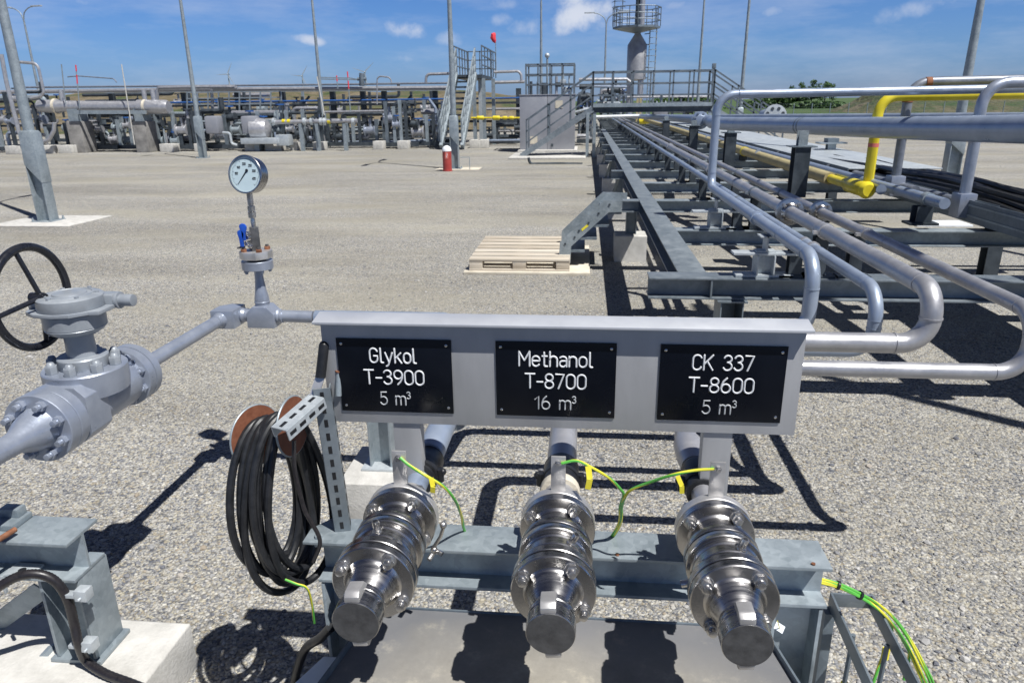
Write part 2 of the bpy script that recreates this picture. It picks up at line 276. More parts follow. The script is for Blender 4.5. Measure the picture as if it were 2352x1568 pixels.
class MB:
    def __init__(s): s.v = []; s.f = []; s.uv = {}
    def add(s, vs, fs):
        o = len(s.v); s.v += [V(v) for v in vs]; s.f += [tuple(i+o for i in f) for f in fs]; return s
    def box(s, c, d, rz=0, m=None):
        c = V(c); x, y, z = [q/2 for q in d]
        vs = [V(a*x, b*y, e*z) for e in (-1, 1) for b in (-1, 1) for a in (-1, 1)]
        r = m or Matrix.Rotation(rz, 3, 'Z')
        return s.add([c+r @ q for q in vs], [(0, 2, 3, 1), (4, 5, 7, 6), (0, 1, 5, 4), (2, 6, 7, 3), (0, 4, 6, 2), (1, 3, 7, 5)])
    def bb(s, a, b):
        a, b = V(a), V(b); return s.box((a+b)/2, [abs(b[i]-a[i]) for i in range(3)])
    def bar(s, p, q, w, h, up=None):
        p, q = V(p), V(q); x, y, d = frame(q-p, up); m = Matrix((x, d, y)).transposed()
        return s.box((p+q)/2, (w, (q-p).length, h), m=m)
    def cyl(s, p, q, r, r2=None, n=16, cap=True):
        p, q = V(p), V(q); r2 = r if r2 is None else r2; x, y, d = frame(q-p)
        vs = []
        for c, rr in ((p, r), (q, r2)):
            vs += [c+(x*math.cos(2*math.pi*k/n)+y*math.sin(2*math.pi*k/n))*rr for k in range(n)]
        fs = [(k, (k+1) % n, n+(k+1) % n, n+k) for k in range(n)]
        if cap: fs += [tuple(range(n-1, -1, -1)), tuple(range(n, 2*n))]
        return s.add(vs, fs)
    def lathe(s, o, ax, prof, n=40):
        o = V(o); x, y, d = frame(V(ax)); vs = []
        for t, r in prof: vs += [o+d*t+(x*math.cos(2*math.pi*k/n)+y*math.sin(2*math.pi*k/n))*max(r, 1e-4) for k in range(n)]
        fs = []
        for i in range(len(prof)-1): fs += [(i*n+k, i*n+(k+1) % n, (i+1)*n+(k+1) % n, (i+1)*n+k) for k in range(n)]
        fs += [tuple(range(n-1, -1, -1)), tuple(range((len(prof)-1)*n, len(prof)*n))]
        return s.add(vs, fs)
    def tube(s, pts, r, n=10, closed=False, uv=False, flat=1.0):
        pts = [V(p) for p in pts]; m = len(pts); o = len(s.v); prev = None; vs = []; ln = 0; lens = []
        for i, p in enumerate(pts):
            a = pts[(i-1) % m] if (closed or i > 0) else p; b = pts[(i+1) % m] if (closed or i < m-1) else p
            d = (b-a).normalized()
            if i: ln += (p-pts[i-1]).length
            lens.append(ln)
            if prev is None: x, y, _ = frame(d)
            else:
                x = prev-d*prev.dot(d)
                if x.length < 1e-6: x = frame(d)[0]
                x.normalize(); y = x.cross(d)
            prev = x; rr = r[i] if isinstance(r, (list, tuple)) else r
            vs += [p+(x*math.cos(2*math.pi*k/n)+y*math.sin(2*math.pi*k/n)*flat)*rr for k in range(n)]
        s.v += vs; seg = m if closed else m-1
        for i in range(seg):
            for k in range(n):
                j = (i+1) % m
                if uv: s.uv[len(s.f)] = [(k/n, lens[i]*40), ((k+1)/n, lens[i]*40), ((k+1)/n, lens[j]*40), (k/n, lens[j]*40)]
                s.f.append((o+i*n+k, o+i*n+(k+1) % n, o+j*n+(k+1) % n, o+j*n+k))
        if not closed:
            s.f.append(tuple(o+k for k in range(n-1, -1, -1))); s.f.append(tuple(o+(m-1)*n+k for k in range(n)))
        return s
    def ibeam(s, p, q, h, b, tf=.010, tw=.008, up=None):
        p, q = V(p), V(q); x, y, d = frame(q-p, up); H, B = h/2, b/2
        pr = [(-B, -H), (B, -H), (B, -H+tf), (tw, -H+tf), (tw, H-tf), (B, H-tf), (B, H), (-B, H), (-B, H-tf), (-tw, H-tf), (-tw, -H+tf), (-B, -H+tf)]
        vs = [c+x*a+y*e for c in (p, q) for a, e in pr]; n = 12
        fs = [(k, (k+1) % n, n+(k+1) % n, n+k) for k in range(n)]
        for o, fl in ((0, 1), (n, 0)):
            for f in ((0, 1, 2, 3, 10, 11), (3, 4, 9, 10), (4, 5, 6, 7, 8, 9)):
                g = tuple(o+i for i in f); fs.append(g[::-1] if fl else g)
        return s.add(vs, fs)
    def prism(s, poly, axis, t):
        poly = [V(p) for p in poly]; a = V(axis).normalized()*t; n = len(poly)
        return s.add(poly+[p+a for p in poly], [tuple(range(n-1, -1, -1)), tuple(range(n, 2*n))]+[(k, (k+1) % n, n+(k+1) % n, n+k) for k in range(n)])
    def ball(s, c, r, nu=12, nv=8, sz=1.0):
        return s.lathe(V(c), (0, 0, 1), [(-r*sz*math.cos(math.pi*i/nv), r*math.sin(math.pi*i/nv)) for i in range(nv+1)], nu)
    def hexbolt(s, p, ax, r, h, stud=0):
        p = V(p); a = V(ax).normalized(); s.cyl(p, p+a*h, r, n=6)
        if stud: s.cyl(p, p+a*(h+stud), r*.62, n=10)
        return s
    def build(s, name, m, parent=None, bev=0, smooth=True, label=None, cat=None, group=None, kind=None, ang=34, loc=None):
        me = bpy.data.meshes.new(name)
        o = V(0, 0, 0)
        if parent is not None: o = ORG[parent]
        elif loc is not None: o = V(loc)
        elif kind != 'structure' and s.v:
            mn = [min(q[i] for q in s.v) for i in range(3)]; mxx = [max(q[i] for q in s.v) for i in range(3)]; o = V((mn[0]+mxx[0])/2, (mn[1]+mxx[1])/2, mn[2])
        me.from_pydata([q-o for q in s.v], [], s.f)
        if s.uv:
            l = me.uv_layers.new(name='UVMap')
            for p in me.polygons:
                if p.index in s.uv:
                    for k, li in enumerate(p.loop_indices): l.data[li].uv = s.uv[p.index][k]
        bm = bmesh.new(); bm.from_mesh(me)
        bmesh.ops.recalc_face_normals(bm, faces=bm.faces[:])
        if bev:
            es = [e for e in bm.edges if len(e.link_faces) == 2 and e.calc_face_angle(0) > .6]
            bmesh.ops.bevel(bm, geom=es, offset=bev, segments=2, profile=.6, affect='EDGES', clamp_overlap=True)
        bm.to_mesh(me); bm.free()
        if smooth:
            me.shade_smooth(); me.set_sharp_from_angle(angle=R_(ang))
        me.materials.append(M[m] if isinstance(m, str) else m)
        ob = bpy.data.objects.new(name, me); COL.objects.link(ob)
        if parent is not None: ob.parent = parent; ORG[ob] = o
        else: ob.location = o; ORG[ob] = o
        tag(ob, label, cat, group, kind); return ob
def tag(o, label=None, cat=None, group=None, kind=None):
    if label: o['label'] = label
    if cat: o['category'] = cat
    if group: o['group'] = group
    if kind: o['kind'] = kind
    return o
def thing(name, loc, label, cat, group=None):
    o = bpy.data.objects.new(name, None); COL.objects.link(o); o.location = loc; o.empty_display_size = .1; ORG[o] = V(loc); return tag(o, label, cat, group)
def dup(root, loc, label, rz=0, group=None):
    r = root.copy(); COL.objects.link(r); r.location = loc; r.rotation_euler = (0, 0, rz); r['label'] = label
    if group: r['group'] = group
    for ch in root.children:
        c = ch.copy(); COL.objects.link(c); c.parent = r
        for g in ch.children:
            d = g.copy(); COL.objects.link(d); d.parent = c
    return r
# ================================================================== SETTING
def struct(name, mb, m, **k): return mb.build(name, m, kind='structure', **k)
g = MB(); g.add([(-160, -30, 0), (160, -30, 0), (160, 75, 0), (-160, 75, 0)], [(0, 1, 2, 3)]); struct('gravel_ground', g, 'gravel', smooth=False)
g = MB(); g.add([(-160, -30, .004), (160, -30, .004), (160, .35, .004), (-160, .35, .004)], [(0, 1, 2, 3)]); struct('reflection_dark_ground', g, 'dark_ground', smooth=False)  # unseen dark strip behind the camera, added to darken what the flanges reflect
g = MB(); g.add([(-3000, 60, -.05), (3000, 60, -.05), (3000, 4000, -.05), (-3000, 4000, -.05)], [(0, 1, 2, 3)]); struct('field', g, 'grass', smooth=False)
# loose stones near the camera
def stones(n):
    rnd = random.Random(3); me = bpy.data.meshes.new('gravel_stones'); vs = []; fs = []; tone = []
    t = (1+5**.5)/2
    ic = [V(q).normalized() for q in [(-1, t, 0), (1, t, 0), (-1, -t, 0), (1, -t, 0), (0, -1, t), (0, 1, t), (0, -1, -t), (0, 1, -t), (t, 0, -1), (t, 0, 1), (-t, 0, -1), (-t, 0, 1)]]
    fc = [(0, 11, 5), (0, 5, 1), (0, 1, 7), (0, 7, 10), (0, 10, 11), (1, 5, 9), (5, 11, 4), (11, 10, 2), (10, 7, 6), (7, 1, 8), (3, 9, 4), (3, 4, 2), (3, 2, 6), (3, 6, 8), (3, 8, 9), (4, 9, 5), (2, 4, 11), (6, 2, 10), (8, 6, 7), (9, 8, 1)]
    shapes = []
    for k in range(24): shapes.append([(q.x*rnd.uniform(.7, 1.3), q.y*rnd.uniform(.55, 1.1), q.z*rnd.uniform(.4, .8)) for q in ic])
    k = 0
    while k < n:
        y = 1.25+(rnd.random()**1.7)*6.2; hw = .80*y+.5; x = rnd.uniform(-hw, hw)
        s = rnd.uniform(.0035, .0085)*(1.0 if rnd.random() > .05 else rnd.uniform(1.3, 2.3)); a = rnd.uniform(0, 6.283); ca, sa = math.cos(a)*s, math.sin(a)*s; o = len(vs)
        for q in shapes[rnd.randrange(24)]: vs.append((x+q[0]*ca-q[1]*sa, y+q[0]*sa+q[1]*ca, q[2]*s+s*.2))
        fs += [(a_+o, b_+o, c_+o) for a_, b_, c_ in fc]; tone += [rnd.random()]*12; k += 1
    me.from_pydata(vs, [], fs); at = me.attributes.new('tone', 'FLOAT', 'POINT'); at.data.foreach_set('value', tone)
    me.materials.append(M['stone']); ob = bpy.data.objects.new('gravel_stones', me); COL.objects.link(ob); return tag(ob, kind='stuff')
stones(32000)
# ================================================================== SIGN AND LETTERING
SY = 1.58
def arc(cx, cy, rx, ry, a0, a1, n=10): return [(cx+rx*math.cos(R_(a0+(a1-a0)*i/n)), cy+ry*math.sin(R_(a0+(a1-a0)*i/n))) for i in range(n+1)]
GL = {
 'G': (.58, [arc(.29, .72, .27, .28, 15, 180)+arc(.29, .28, .27, .28, 180, 360)+[(.56, .47), (.31, .47)]]),
 'l': (.20, [[(.03, 1), (.03, .14)]+arc(.15, .12, .12, .12, 180, 270, 5)+[(.2, 0)]]),
 'y': (.50, [[(0, .70), (.25, .02)], [(.50, .70), (.24, -.02)]+[(.19, -.14), (.13, -.22), (.05, -.24)]]),
 'k': (.46, [[(0, 0), (0, 1)], [(.42, .70), (.02, .30)], [(.16, .43), (.46, 0)]]),
 'o': (.48, [arc(.24, .44, .24, .26, 0, 180)+arc(.24, .26, .24, .26, 180, 360)+[(.48, .44)]]),
 'T': (.58, [[(0, 1), (.58, 1)], [(.29, 1), (.29, 0)]]),
 '-': (.34, [[(0, .44), (.34, .44)]]),
 '3': (.50, [[(.02, .84)]+arc(.24, .77, .23, .23, 150, -75)+[(.22, .54)], [(.22, .54)]+arc(.24, .27, .26, .27, 80, -155)]),
 '9': (.52, [arc(.26, .70, .26, .30, 0, 360, 18), [(.52, .70), (.50, .45), (.40, .2), (.22, 0)]]),
 '6': (.52, [arc(.26, .30, .26, .30, 0, 360, 18), [(0, .30), (.02, .55), (.12, .8), (.30, 1)]]),
 '0': (.52, [arc(.26, .72, .26, .28, 0, 180)+arc(.26, .28, .26, .28, 180, 360)+[(.52, .72)]]),
 '5': (.50, [[(.46, 1), (.07, 1), (.04, .55)]+arc(.23, .32, .27, .32, 115, -150)]),
 'm': (.74, [[(0, 0), (0, .70)], [(0, .48)]+arc(.185, .50, .185, .20, 170, 0, 8)+[(.37, 0)], [(.37, .48)]+arc(.555, .50, .185, .20, 170, 0, 8)+[(.74, 0)]]),
 'M': (.68, [[(0, 0), (0, 1)], [(0, 1), (.34, .38)], [(.34, .38), (.68, 1)], [(.68, 1), (.68, 0)]]),
 'e': (.48, [[(.02, .37), (.48, .37)]+arc(.24, .44, .24, .26, -10, 180)+arc(.24, .26, .24, .26, 180, 325)]),
 't': (.32, [[(.12, .95), (.12, .13)]+arc(.23, .12, .11, .12, 180, 270, 5)+[(.32, 0)], [(0, .70), (.30, .70)]]),
 'h': (.46, [[(0, 0), (0, 1)], [(0, .46)]+arc(.23, .46, .23, .24, 170, 0, 8)+[(.46, 0)]]),
 'n': (.46, [[(0, 0), (0, .70)], [(0, .46)]+arc(.23, .46, .23, .24, 170, 0, 8)+[(.46, 0)]]),
 'a': (.44, [[(.03, .62)]+arc(.22, .50, .22, .20, 130, 0, 8)+[(.44, 0)], [(.44, .40), (.20, .40)]+arc(.19, .20, .19, .20, 90, 270, 8)+[(.28, 0), (.44, .13)]]),
 '8': (.52, [arc(.26, .76, .23, .24, -90, 270, 18), arc(.26, .26, .26, .26, 90, 450, 18)]),
 '7': (.50, [[(0, 1), (.50, 1), (.16, 0)]]),
 '1': (.30, [[(.0, .74), (.24, 1), (.24, 0)]]),
 'C': (.54, [arc(.28, .72, .27, .28, 20, 180)+arc(.28, .28, .27, .28, 180, 340)]),
 'K': (.56, [[(0, 0), (0, 1)], [(.54, 1), (.02, .40)], [(.20, .60), (.56, 0)]]),
 '2': (.50, [arc(.25, .74, .24, .26, 160, -30)+[(.02, 0), (.50, 0)]]),
 '4': (.52, [[(.40, 0), (.40, 1), (0, .28), (.52, .28)]]),
 ' ': (.34, [])}
def lettering(mb, s, xc, zc, hgt, wid, y, rad, gap=.20, sup=None):
    tot = sum(GL[c][0]*(.55 if c == '^' else 1)+gap for c in s)-gap
    sx = wid/(tot*hgt); x = 0
    for c in s:
        w, st = GL[c]
        for pl in st:
            mb.tube([(xc-wid/2+(x+px)*hgt*sx, y, zc-hgt/2+pz*hgt) for px, pz in pl], rad, 6)
            for px, pz in (pl[0], pl[-1]): mb.ball((xc-wid/2+(x+px)*hgt*sx, y, zc-hgt/2+pz*hgt), rad*.98, 6, 4)
        x += w+gap
    if sup:
        for pl in GL[sup][1]: mb.tube([(xc+wid/2+.004+px*hgt*.5, y, zc+hgt*(.02+.52*pz)) for px, pz in pl], rad*.85, 6)
sg = thing('sign_board', (-.06, 1.59, .68), 'long grey metal sign board with three black plaques above the couplings', 'sign')
mb = MB(); mb.bb((-.622, SY, .998), (.504, SY+.004, 1.262)); mb.bb((-.622, SY+.004, .998), (.504, SY+.022, 1.002)); mb.bb((-.622, SY+.0045, 1.0025), (-.618, SY+.022, 1.255)); mb.bb((.5, SY+.0045, 1.0025), (.504, SY+.022, 1.255)); mb.build('panel', 'sign', sg, bev=.0012)
mb = MB(); mb.prism([(-.632, SY-.026, 1.2645), (-.632, SY+.030, 1.2745), (-.632, SY+.034, 1.2735), (-.632, SY+.034, 1.2700), (-.632, SY-.023, 1.2615), (-.632, SY-.0235, 1.2585), (-.632, SY-.026, 1.2585)], (1, 0, 0), 1.145); mb.build('canopy', 'canopy', sg, bev=.0008)
for x0 in (-.462, .296):
    mb = MB(); mb.bb((x0, SY+.006, .68), (x0+.068, SY+.010, 1.26)); mb.bb((x0, SY+.010, .68), (x0+.004, SY+.045, 1.26)); mb.bb((x0+.064, SY+.010, .68), (x0+.068, SY+.045, 1.26)); mb.build('post', 'sign', sg, bev=.001)
for x0, x1, rows in ((-.586, -.306, [('Glykol', .113, None), ('T-3900', .146, None), ('5 m', .062, '3')]), (-.200, .083, [('Methanol', .172, None), ('T-8700', .143, None), ('16 m', .085, '3')]), (.183, .467, [('CK 337', .136, None), ('T-8600', .146, None), ('5 m', .064, '3')])):
    pl = MB().bb((x0, SY-.004, 1.030), (x1, SY-.0008, 1.219)).build('plaque', 'plaque', sg, bev=.0008)
    xc = (x0+x1)/2+(-.003 if x0 < -.4 else 0); a = MB(); b = MB()
    for i, (s, w, sup) in enumerate(rows):
        lettering(b if i == 2 else a, s, xc-(.006 if sup else 0), 1.177-.0555*i, .036 if i < 2 else .033, w, SY-.0042, .00228 if i < 2 else .0019, gap=.17 if i != 1 else .16, sup=sup)
    a.build('lettering', 'engrave', pl); b.build('lettering', 'engrave_grey', pl)
    r = MB()
    for xx in (x0+.012, x1-.012):
        for zz in (1.045, 1.205): r.lathe((xx, SY-.0035, zz), (0, -1, 0), [(0, .0036), (.0012, .0034), (.002, .002)], 12)
    r.build('rivet', 'bolt', pl)
# ================================================================== COUPLING MANIFOLD FRAME
fr = thing('manifold_frame', (-.03, 1.575, 0), 'galvanised I-beam frame carrying the three hose couplings and the sign', 'steel frame')
MB().ibeam((-.672, 1.575, .622), (.612, 1.575, .622), .116, .118, .009, .0035).build('beam', 'galv', fr, bev=.0012)
for x in (-.608, .545):
    mb = MB(); mb.ibeam((x, 1.575, .012), (x, 1.575, .558), .118, .114, .009, .0035, up=(1, 0, 0)); mb.bb((x-.09, 1.485, 0), (x+.09, 1.665, .012)); mb.build('leg', 'galv', fr, bev=.0012)
for x in (-.41, -.045, .305):
    mb = MB(); mb.bb((x-.03, 1.548, .681), (x+.03, 1.602, .688)); mb.bb((x-.004, 1.55, .688), (x+.004, 1.60, .79)); mb.bb((x-.03, 1.548, .782), (x+.03, 1.602, .7905)); mb.build('pipe_saddle', 'galv', fr, bev=.001)
mb = MB(); mb.prism([(-.70, 1.51, .6815), (-.545, 1.51, .6815), (-.545, 1.625, .6815), (-.66, 1.625, .6815), (-.70, 1.57, .6815)], (0, 0, 1), .008); mb.hexbolt((-.665, 1.532, .6895), (0, 0, 1), .011, .008); mb.build('end_plate', 'galv', fr, bev=.001)
mb = MB()
for x in (-.5, .1, .43, .57): mb.cyl((x, 1.53, .6805), (x, 1.53, .684), .005, n=10)
mb.build('bolt_hole', 'rust', fr)
# drip sheet slung between the legs in front of the beam
tr = thing('drip_tray', (0, 1.3, .49), 'dark grey drip sheet dusted with sand below the couplings', 'drip tray')
TZ = .50
mb = MB(); nx, ny = 24, 14; xl0, xr0, xl1, xr1 = -.515, .462, -.66, .60
for j in range(ny+1):
    for i in range(nx+1):
        y = 1.508-(1.508-.82)*j/ny; a = i/nx; x = (xl0+(xl1-xl0)*j/ny)*(1-a)+(xr0+(xr1-xr0)*j/ny)*a
        mb.v.append(V(x, y, TZ-.012*math.sin(math.pi*a)*min(1, j/4)))
mb.f = [(j*(nx+1)+i, j*(nx+1)+i+1, (j+1)*(nx+1)+i+1, (j+1)*(nx+1)+i) for j in range(ny) for i in range(nx)]
mb.build('sheet', 'tray', tr)
for xa, xb, nm in ((xl0, xl1, 0), (xr0, xr1, 1)): MB().bar((xa, 1.508, TZ+.001), (xb, .82, TZ+.001), .006, .03).build('side_lip', 'galv_dark', tr, bev=.001)
MB().bb((xl0+.004, 1.509, TZ-.016), (xr0-.004, 1.513, TZ+.005)).build('rear_lip', 'galv_dark', tr, bev=.001)
MB().ibeam((-.50, 1.44, TZ-.035), (.45, 1.44, TZ-.035), .02, .02, .004, .004).build('bearer', 'galv_dark', tr)
# white pan on the ground underneath
pan = thing('spill_pan', (0, 1.15, 0), 'white spill pan standing on skids under the drip tray', 'spill pan')
mb = MB(); mb.prism([(-.655, 1.455, .36), (-.80, 1.12, .36), (-.80, .8, .36), (.76, .8, .36), (.76, 1.12, .36), (.635, 1.455, .36)], (0, 0, 1), .022); mb.build('rim', 'white', pan, bev=.004)
mb = MB(); mb.prism([(-.63, 1.43, .20), (-.76, 1.12, .20), (-.76, .83, .20), (.72, .83, .20), (.72, 1.12, .20), (.61, 1.43, .20)], (0, 0, 1), .1595); mb.build('basin', 'white', pan, bev=.01)
for x in (-.6, .6): MB().bb((x-.06, .9, 0), (x+.06, 1.35, .1995)).build('skid', 'white', pan, bev=.004)
# ================================================================== HOSE COUPLINGS
def coupling(x, rot, label, nozz):
    t = thing('hose_coupling', (x, 1.06, .83), label, 'coupling', 'stainless hose couplings under the sign')
    A = lambda y: V(x, y, .83)
    mb = MB(); mb.lathe(A(0), (0, 1, 0), [(1.065, .044), (1.0665, .0458), (1.094, .0462), (1.096, .044), (1.099, .044), (1.101, .0452), (1.104, .0452), (1.106, .0435), (1.1085, .0435), (1.110, .0447), (1.114, .0447)], 48)
    mb.build('cap', 'stainless', t)
    mb = MB(); mb.lathe(A(0), (0, 1, 0), [(1.0640, .0415), (1.0642, .0445), (1.0655, .0448)], 48); mb.build('cap_face', 'stainless_dull', t)
    for k in range(2):
        a = R_(90+rot*.4+180*k); c = V(math.cos(a), 0, math.sin(a)); sd_ = V(-math.sin(a), 0, math.cos(a)); o = A(0)
        pts = [o+c*.043+V(0, 1.0655, 0), o+c*.055+V(0, 1.067, 0), o+c*.062+V(0, 1.078, 0), o+c*.061+V(0, 1.108, 0), o+c*.043+V(0, 1.124, 0)]
        MB().prism([p-sd_*.0145 for p in pts], sd_, .029).build('cap_lug', 'tab', t, bev=.003)
    mb = MB(); mb.lathe(A(0), (0, 1, 0), [(1.114, .0385), (1.122, .0375), (1.126, .0395), (1.129, .0395), (1.132, .038), (1.150, .0475), (1.170, .0535), (1.176, .0560), (1.179, .0600), (1.180, .0830), (1.182, .0850), (1.199, .0850), (1.2005, .0838)], 64); mb.build('front_flange', 'stainless', t)
    mb = MB(); mb.lathe(A(0), (0, 1, 0), [(1.2005, .0800), (1.2045, .0800)], 48)
    mb.lathe(A(0), (0, 1, 0), [(1.3095, .0740), (1.3135, .0740)], 48); mb.lathe(A(0), (0, 1, 0), [(1.4155, .0800), (1.4195, .0800)], 48); mb.build('gasket', 'black', t)
    mb = MB(); mb.lathe(A(0), (0, 1, 0), [(1.2045, .0838), (1.206, .085), (1.222, .085), (1.224, .0835), (1.225, .0740), (1.229, .0705), (1.246, .0695), (1.2475, .0715), (1.249, .0695), (1.272, .0695), (1.2745, .0725), (1.2775, .0695), (1.288, .070), (1.289, .0765), (1.291, .0785), (1.308, .0785), (1.3095, .0775)], 64); mb.build('sight_body', 'stainless', t)
    mb = MB(); mb.lathe(A(0), (0, 1, 0), [(1.3135, .0775), (1.315, .0785), (1.330, .0785), (1.332, .0770), (1.334, .0640), (1.350, .0570), (1.372, .0545), (1.388, .0570), (1.393, .0620), (1.394, .083), (1.396, .085), (1.414, .085), (1.4155, .0835)], 64); mb.build('rear_flange', 'stainless', t)
    mb = MB(); mb.lathe(A(0), (0, 1, 0), [(1.4195, .0835), (1.421, .085), (1.440, .085), (1.4415, .083), (1.443, .060), (1.462, .049), (1.480, .041), (1.482, .0385), (1.52, .0380)], 64); mb.build('pipe_flange', 'tab', t)
    for k in range(4):
        a = R_(45+rot+90*k); c = V(math.cos(a)*.0705, 0, math.sin(a)*.0705)
        for ya, yb in ((1.180, 1.225), (1.394, 1.4425)):
            mb = MB(); p = A(0)+c; mb.cyl(p+V(0, ya-.004, 0), p+V(0, yb+.004, 0), .007, n=10)
            mb.cyl(p+V(0, ya, 0), p+V(0, ya-.003, 0), .0155, n=20); mb.hexbolt(p+V(0, ya-.003, 0), (0, -1, 0), .0135, .011, .010); mb.hexbolt(p+V(0, yb, 0), (0, 1, 0), .0135, .011, .006); mb.build('flange_bolt', 'bolt', t, bev=.0008)
    for (yn, an) in nozz:
        a = R_(an); c = V(math.cos(a), 0, math.sin(a)); p = A(yn)
        mb = MB(); mb.cyl(p+c*.066, p+c*.073, .0105, n=18); mb.cyl(p+c*.073, p+c*.094, .0078, n=18); mb.build('nozzle', 'bolt', t, bev=.0008)
        MB().cyl(p+c*.0935, p+c*.0946, .0050, n=14).build('nozzle_bore', 'black', t)
    mb = MB(); mb.bb((x-.0165, 1.432, .905), (x+.0165, 1.438, .998)); mb.build('earth_tab', 'tab', t, bev=.001)
    mb = MB(); mb.hexbolt((x-.001, 1.432, .983), (0, -1, 0), .008, .006, .006); mb.hexbolt((x-.001, 1.438, .983), (0, 1, 0), .008, .006, .004); mb.build('earth_bolt', 'bolt', t)
    return t
coupling(-.410, 12, 'capped stainless coupling below the Glykol plaque, beside the cable coil', [(1.262, 97)])
coupling(-.045, 14, 'capped stainless coupling below the Methanol plaque, middle of the row', [(1.262, 62), (1.262, 200)])
coupling(.305, 10, 'capped stainless coupling below the CK 337 plaque, next to the beam end', [(1.262, 72), (1.262, 195)])
# shackle and spanner hanging by the first coupling
mb = MB(); mb.tube([gz(790+210-5, 1258, .76), gz(1012, 1232, .79), gz(1022, 1200, .82)], .0045, 8); mb.tube(fillet([gz(985, 1285, .74), gz(1000, 1262, .75), gz(1016, 1272, .745)], .01), .006, 8)
for q in ((1018, 1205, .815), (997, 1262, .755)): mb.ball(gz(*q), .009, 8, 6)
mb.build('shackle', 'bolt', label='small steel shackle with pin beside the first coupling', cat='shackle')
# ================================================================== PIPES BEHIND THE COUPLINGS
def ring(mb, p, d, r, w): p = V(p); d = V(d).normalized(); mb.cyl(p-d*w/2, p+d*w/2, r, n=24)
ZL = .84
def pipe_thing(name, label, pts, r, m, bend, extra=None, cat='pipe', n=20, welds=(), group=None):
    t = thing(name, pts[0], label, cat, group)
    mb = MB(); path = fillet(pts, bend, 9); mb.tube(path, r, n)
    for p, d in welds: ring(mb, p, d, r*1.06, r*.16)
    if pts[-1][1] > 40 or name == 'gauge_line_pipe':
        q = V(pts[-1]) if pts[-1][1] > 40 else V(X1, YR, Z1)
        for k in range(6): 
            yy = 3.6+2.37*k+(r*40 % 1.0)
            if yy < q.y-.3: ring(mb, (q.x, yy, q.z), (0, 1, 0), r*1.045, r*.18)
    mb.build('run', m, t)
    return t
def flange_pair(t, p, d, R, w=.02, m='stainless', nb=4, name='flange'):
    p = V(p); d = V(d).normalized(); x, y, _ = frame(d)
    mb = MB(); mb.cyl(p-d*(w+.003), p-d*.002, R, n=28); mb.cyl(p+d*.002, p+d*(w+.003), R, n=28); mb.cyl(p-d*(w*2.6), p-d*w, R*.52, R*.72, n=24); mb.cyl(p+d*w, p+d*(w*2.6), R*.72, R*.52, n=24)
    f = mb.build(name, m, t, bev=.001)
    for k in range(nb):
        a = 2*math.pi*(k+.5)/nb; c = (x*math.cos(a)+y*math.sin(a))*R*.78
        b = MB(); b.hexbolt(p+c-d*(w+.003), -d, R*.14, R*.11, R*.1); b.hexbolt(p+c+d*(w+.003), d, R*.14, R*.11, R*.1); b.build('bolt', 'bolt', f)
    return f
X1, X2, X3, X4 = 1.065, 1.205, 1.335, 1.53
Z1, Z2, Z3, Z4 = 1.05, 1.0, 1.05, 1.05
YR = 6.25                                                     # where the riser of the nearest pipe stands
# pipe 1: riser at the rack, along the rack to its drop, then across to the gauge tee
t = pipe_thing('gauge_line_pipe', 'silver painted pipe with tall riser, nearest the gravel of the rack pipes', [(9, YR+.25, 1.835), (X1, YR, 1.785), (X1, YR, Z1), (X1, 3.35, Z1), (X1, 3.35, .70), (-.35, 3.35, .70), (-.35, 2.93, .80), (-.6, 2.93, .855), (-1.17, 2.93, .855)], .034, 'pipe_blue', [.14, .10, .13, .09, .09, .05, .05], welds=[((X1, YR, Z1+.12), (0, 0, 1)), ((X1, 3.35+.14, Z1), (0, 1, 0)), ((X1, 3.35, Z1-.14), (0, 0, 1)), ((X1+.17, YR, 1.787), (1, 0, 0)), ((X1, YR, 1.785-.16), (0, 0, 1))])
MB().cyl((X1, 4.52, Z1), (X1, 4.58, Z1), .042, n=24).build('sleeve', 'pipe_blue', t, bev=.004)
# pipe 2
t = pipe_thing('glycol_pipe', 'thin silver pipe running second from the gravel along the rack', [(-.41, 1.50, .83), (-.41, 2.2, .83), (-.41, 2.95, .745), (X2, 2.95, .745), (X2, 2.95, Z2), (X2, 46, Z2)], .0285, 'pipe_blue', [.3, .09, .09, .12], welds=[((X2, 2.95+.13, Z2), (0, 1, 0)), ((X2, 2.95, Z2-.12), (0, 0, 1)), ((X2, 2.95, .745+.10), (0, 0, 1))])
MB().cyl((-.41, 1.60, .83), (-.41, 1.73, .82), .0425, n=28).build('rubber_sleeve', 'black', t, bev=.003)
MB().cyl((-.41, 1.731, .83), (-.41, 1.98, .83), .039, n=28).build('thick_pipe', 'pipe_blue', t, bev=.002)
flange_pair(t, (-.41, 2.06, .83), (0, 1, 0), .075, .016, 'galv_light')
flange_pair(t, (X2, 3.85, Z2), (0, 1, 0), .036, .012, 'tab', 0, 'collar')
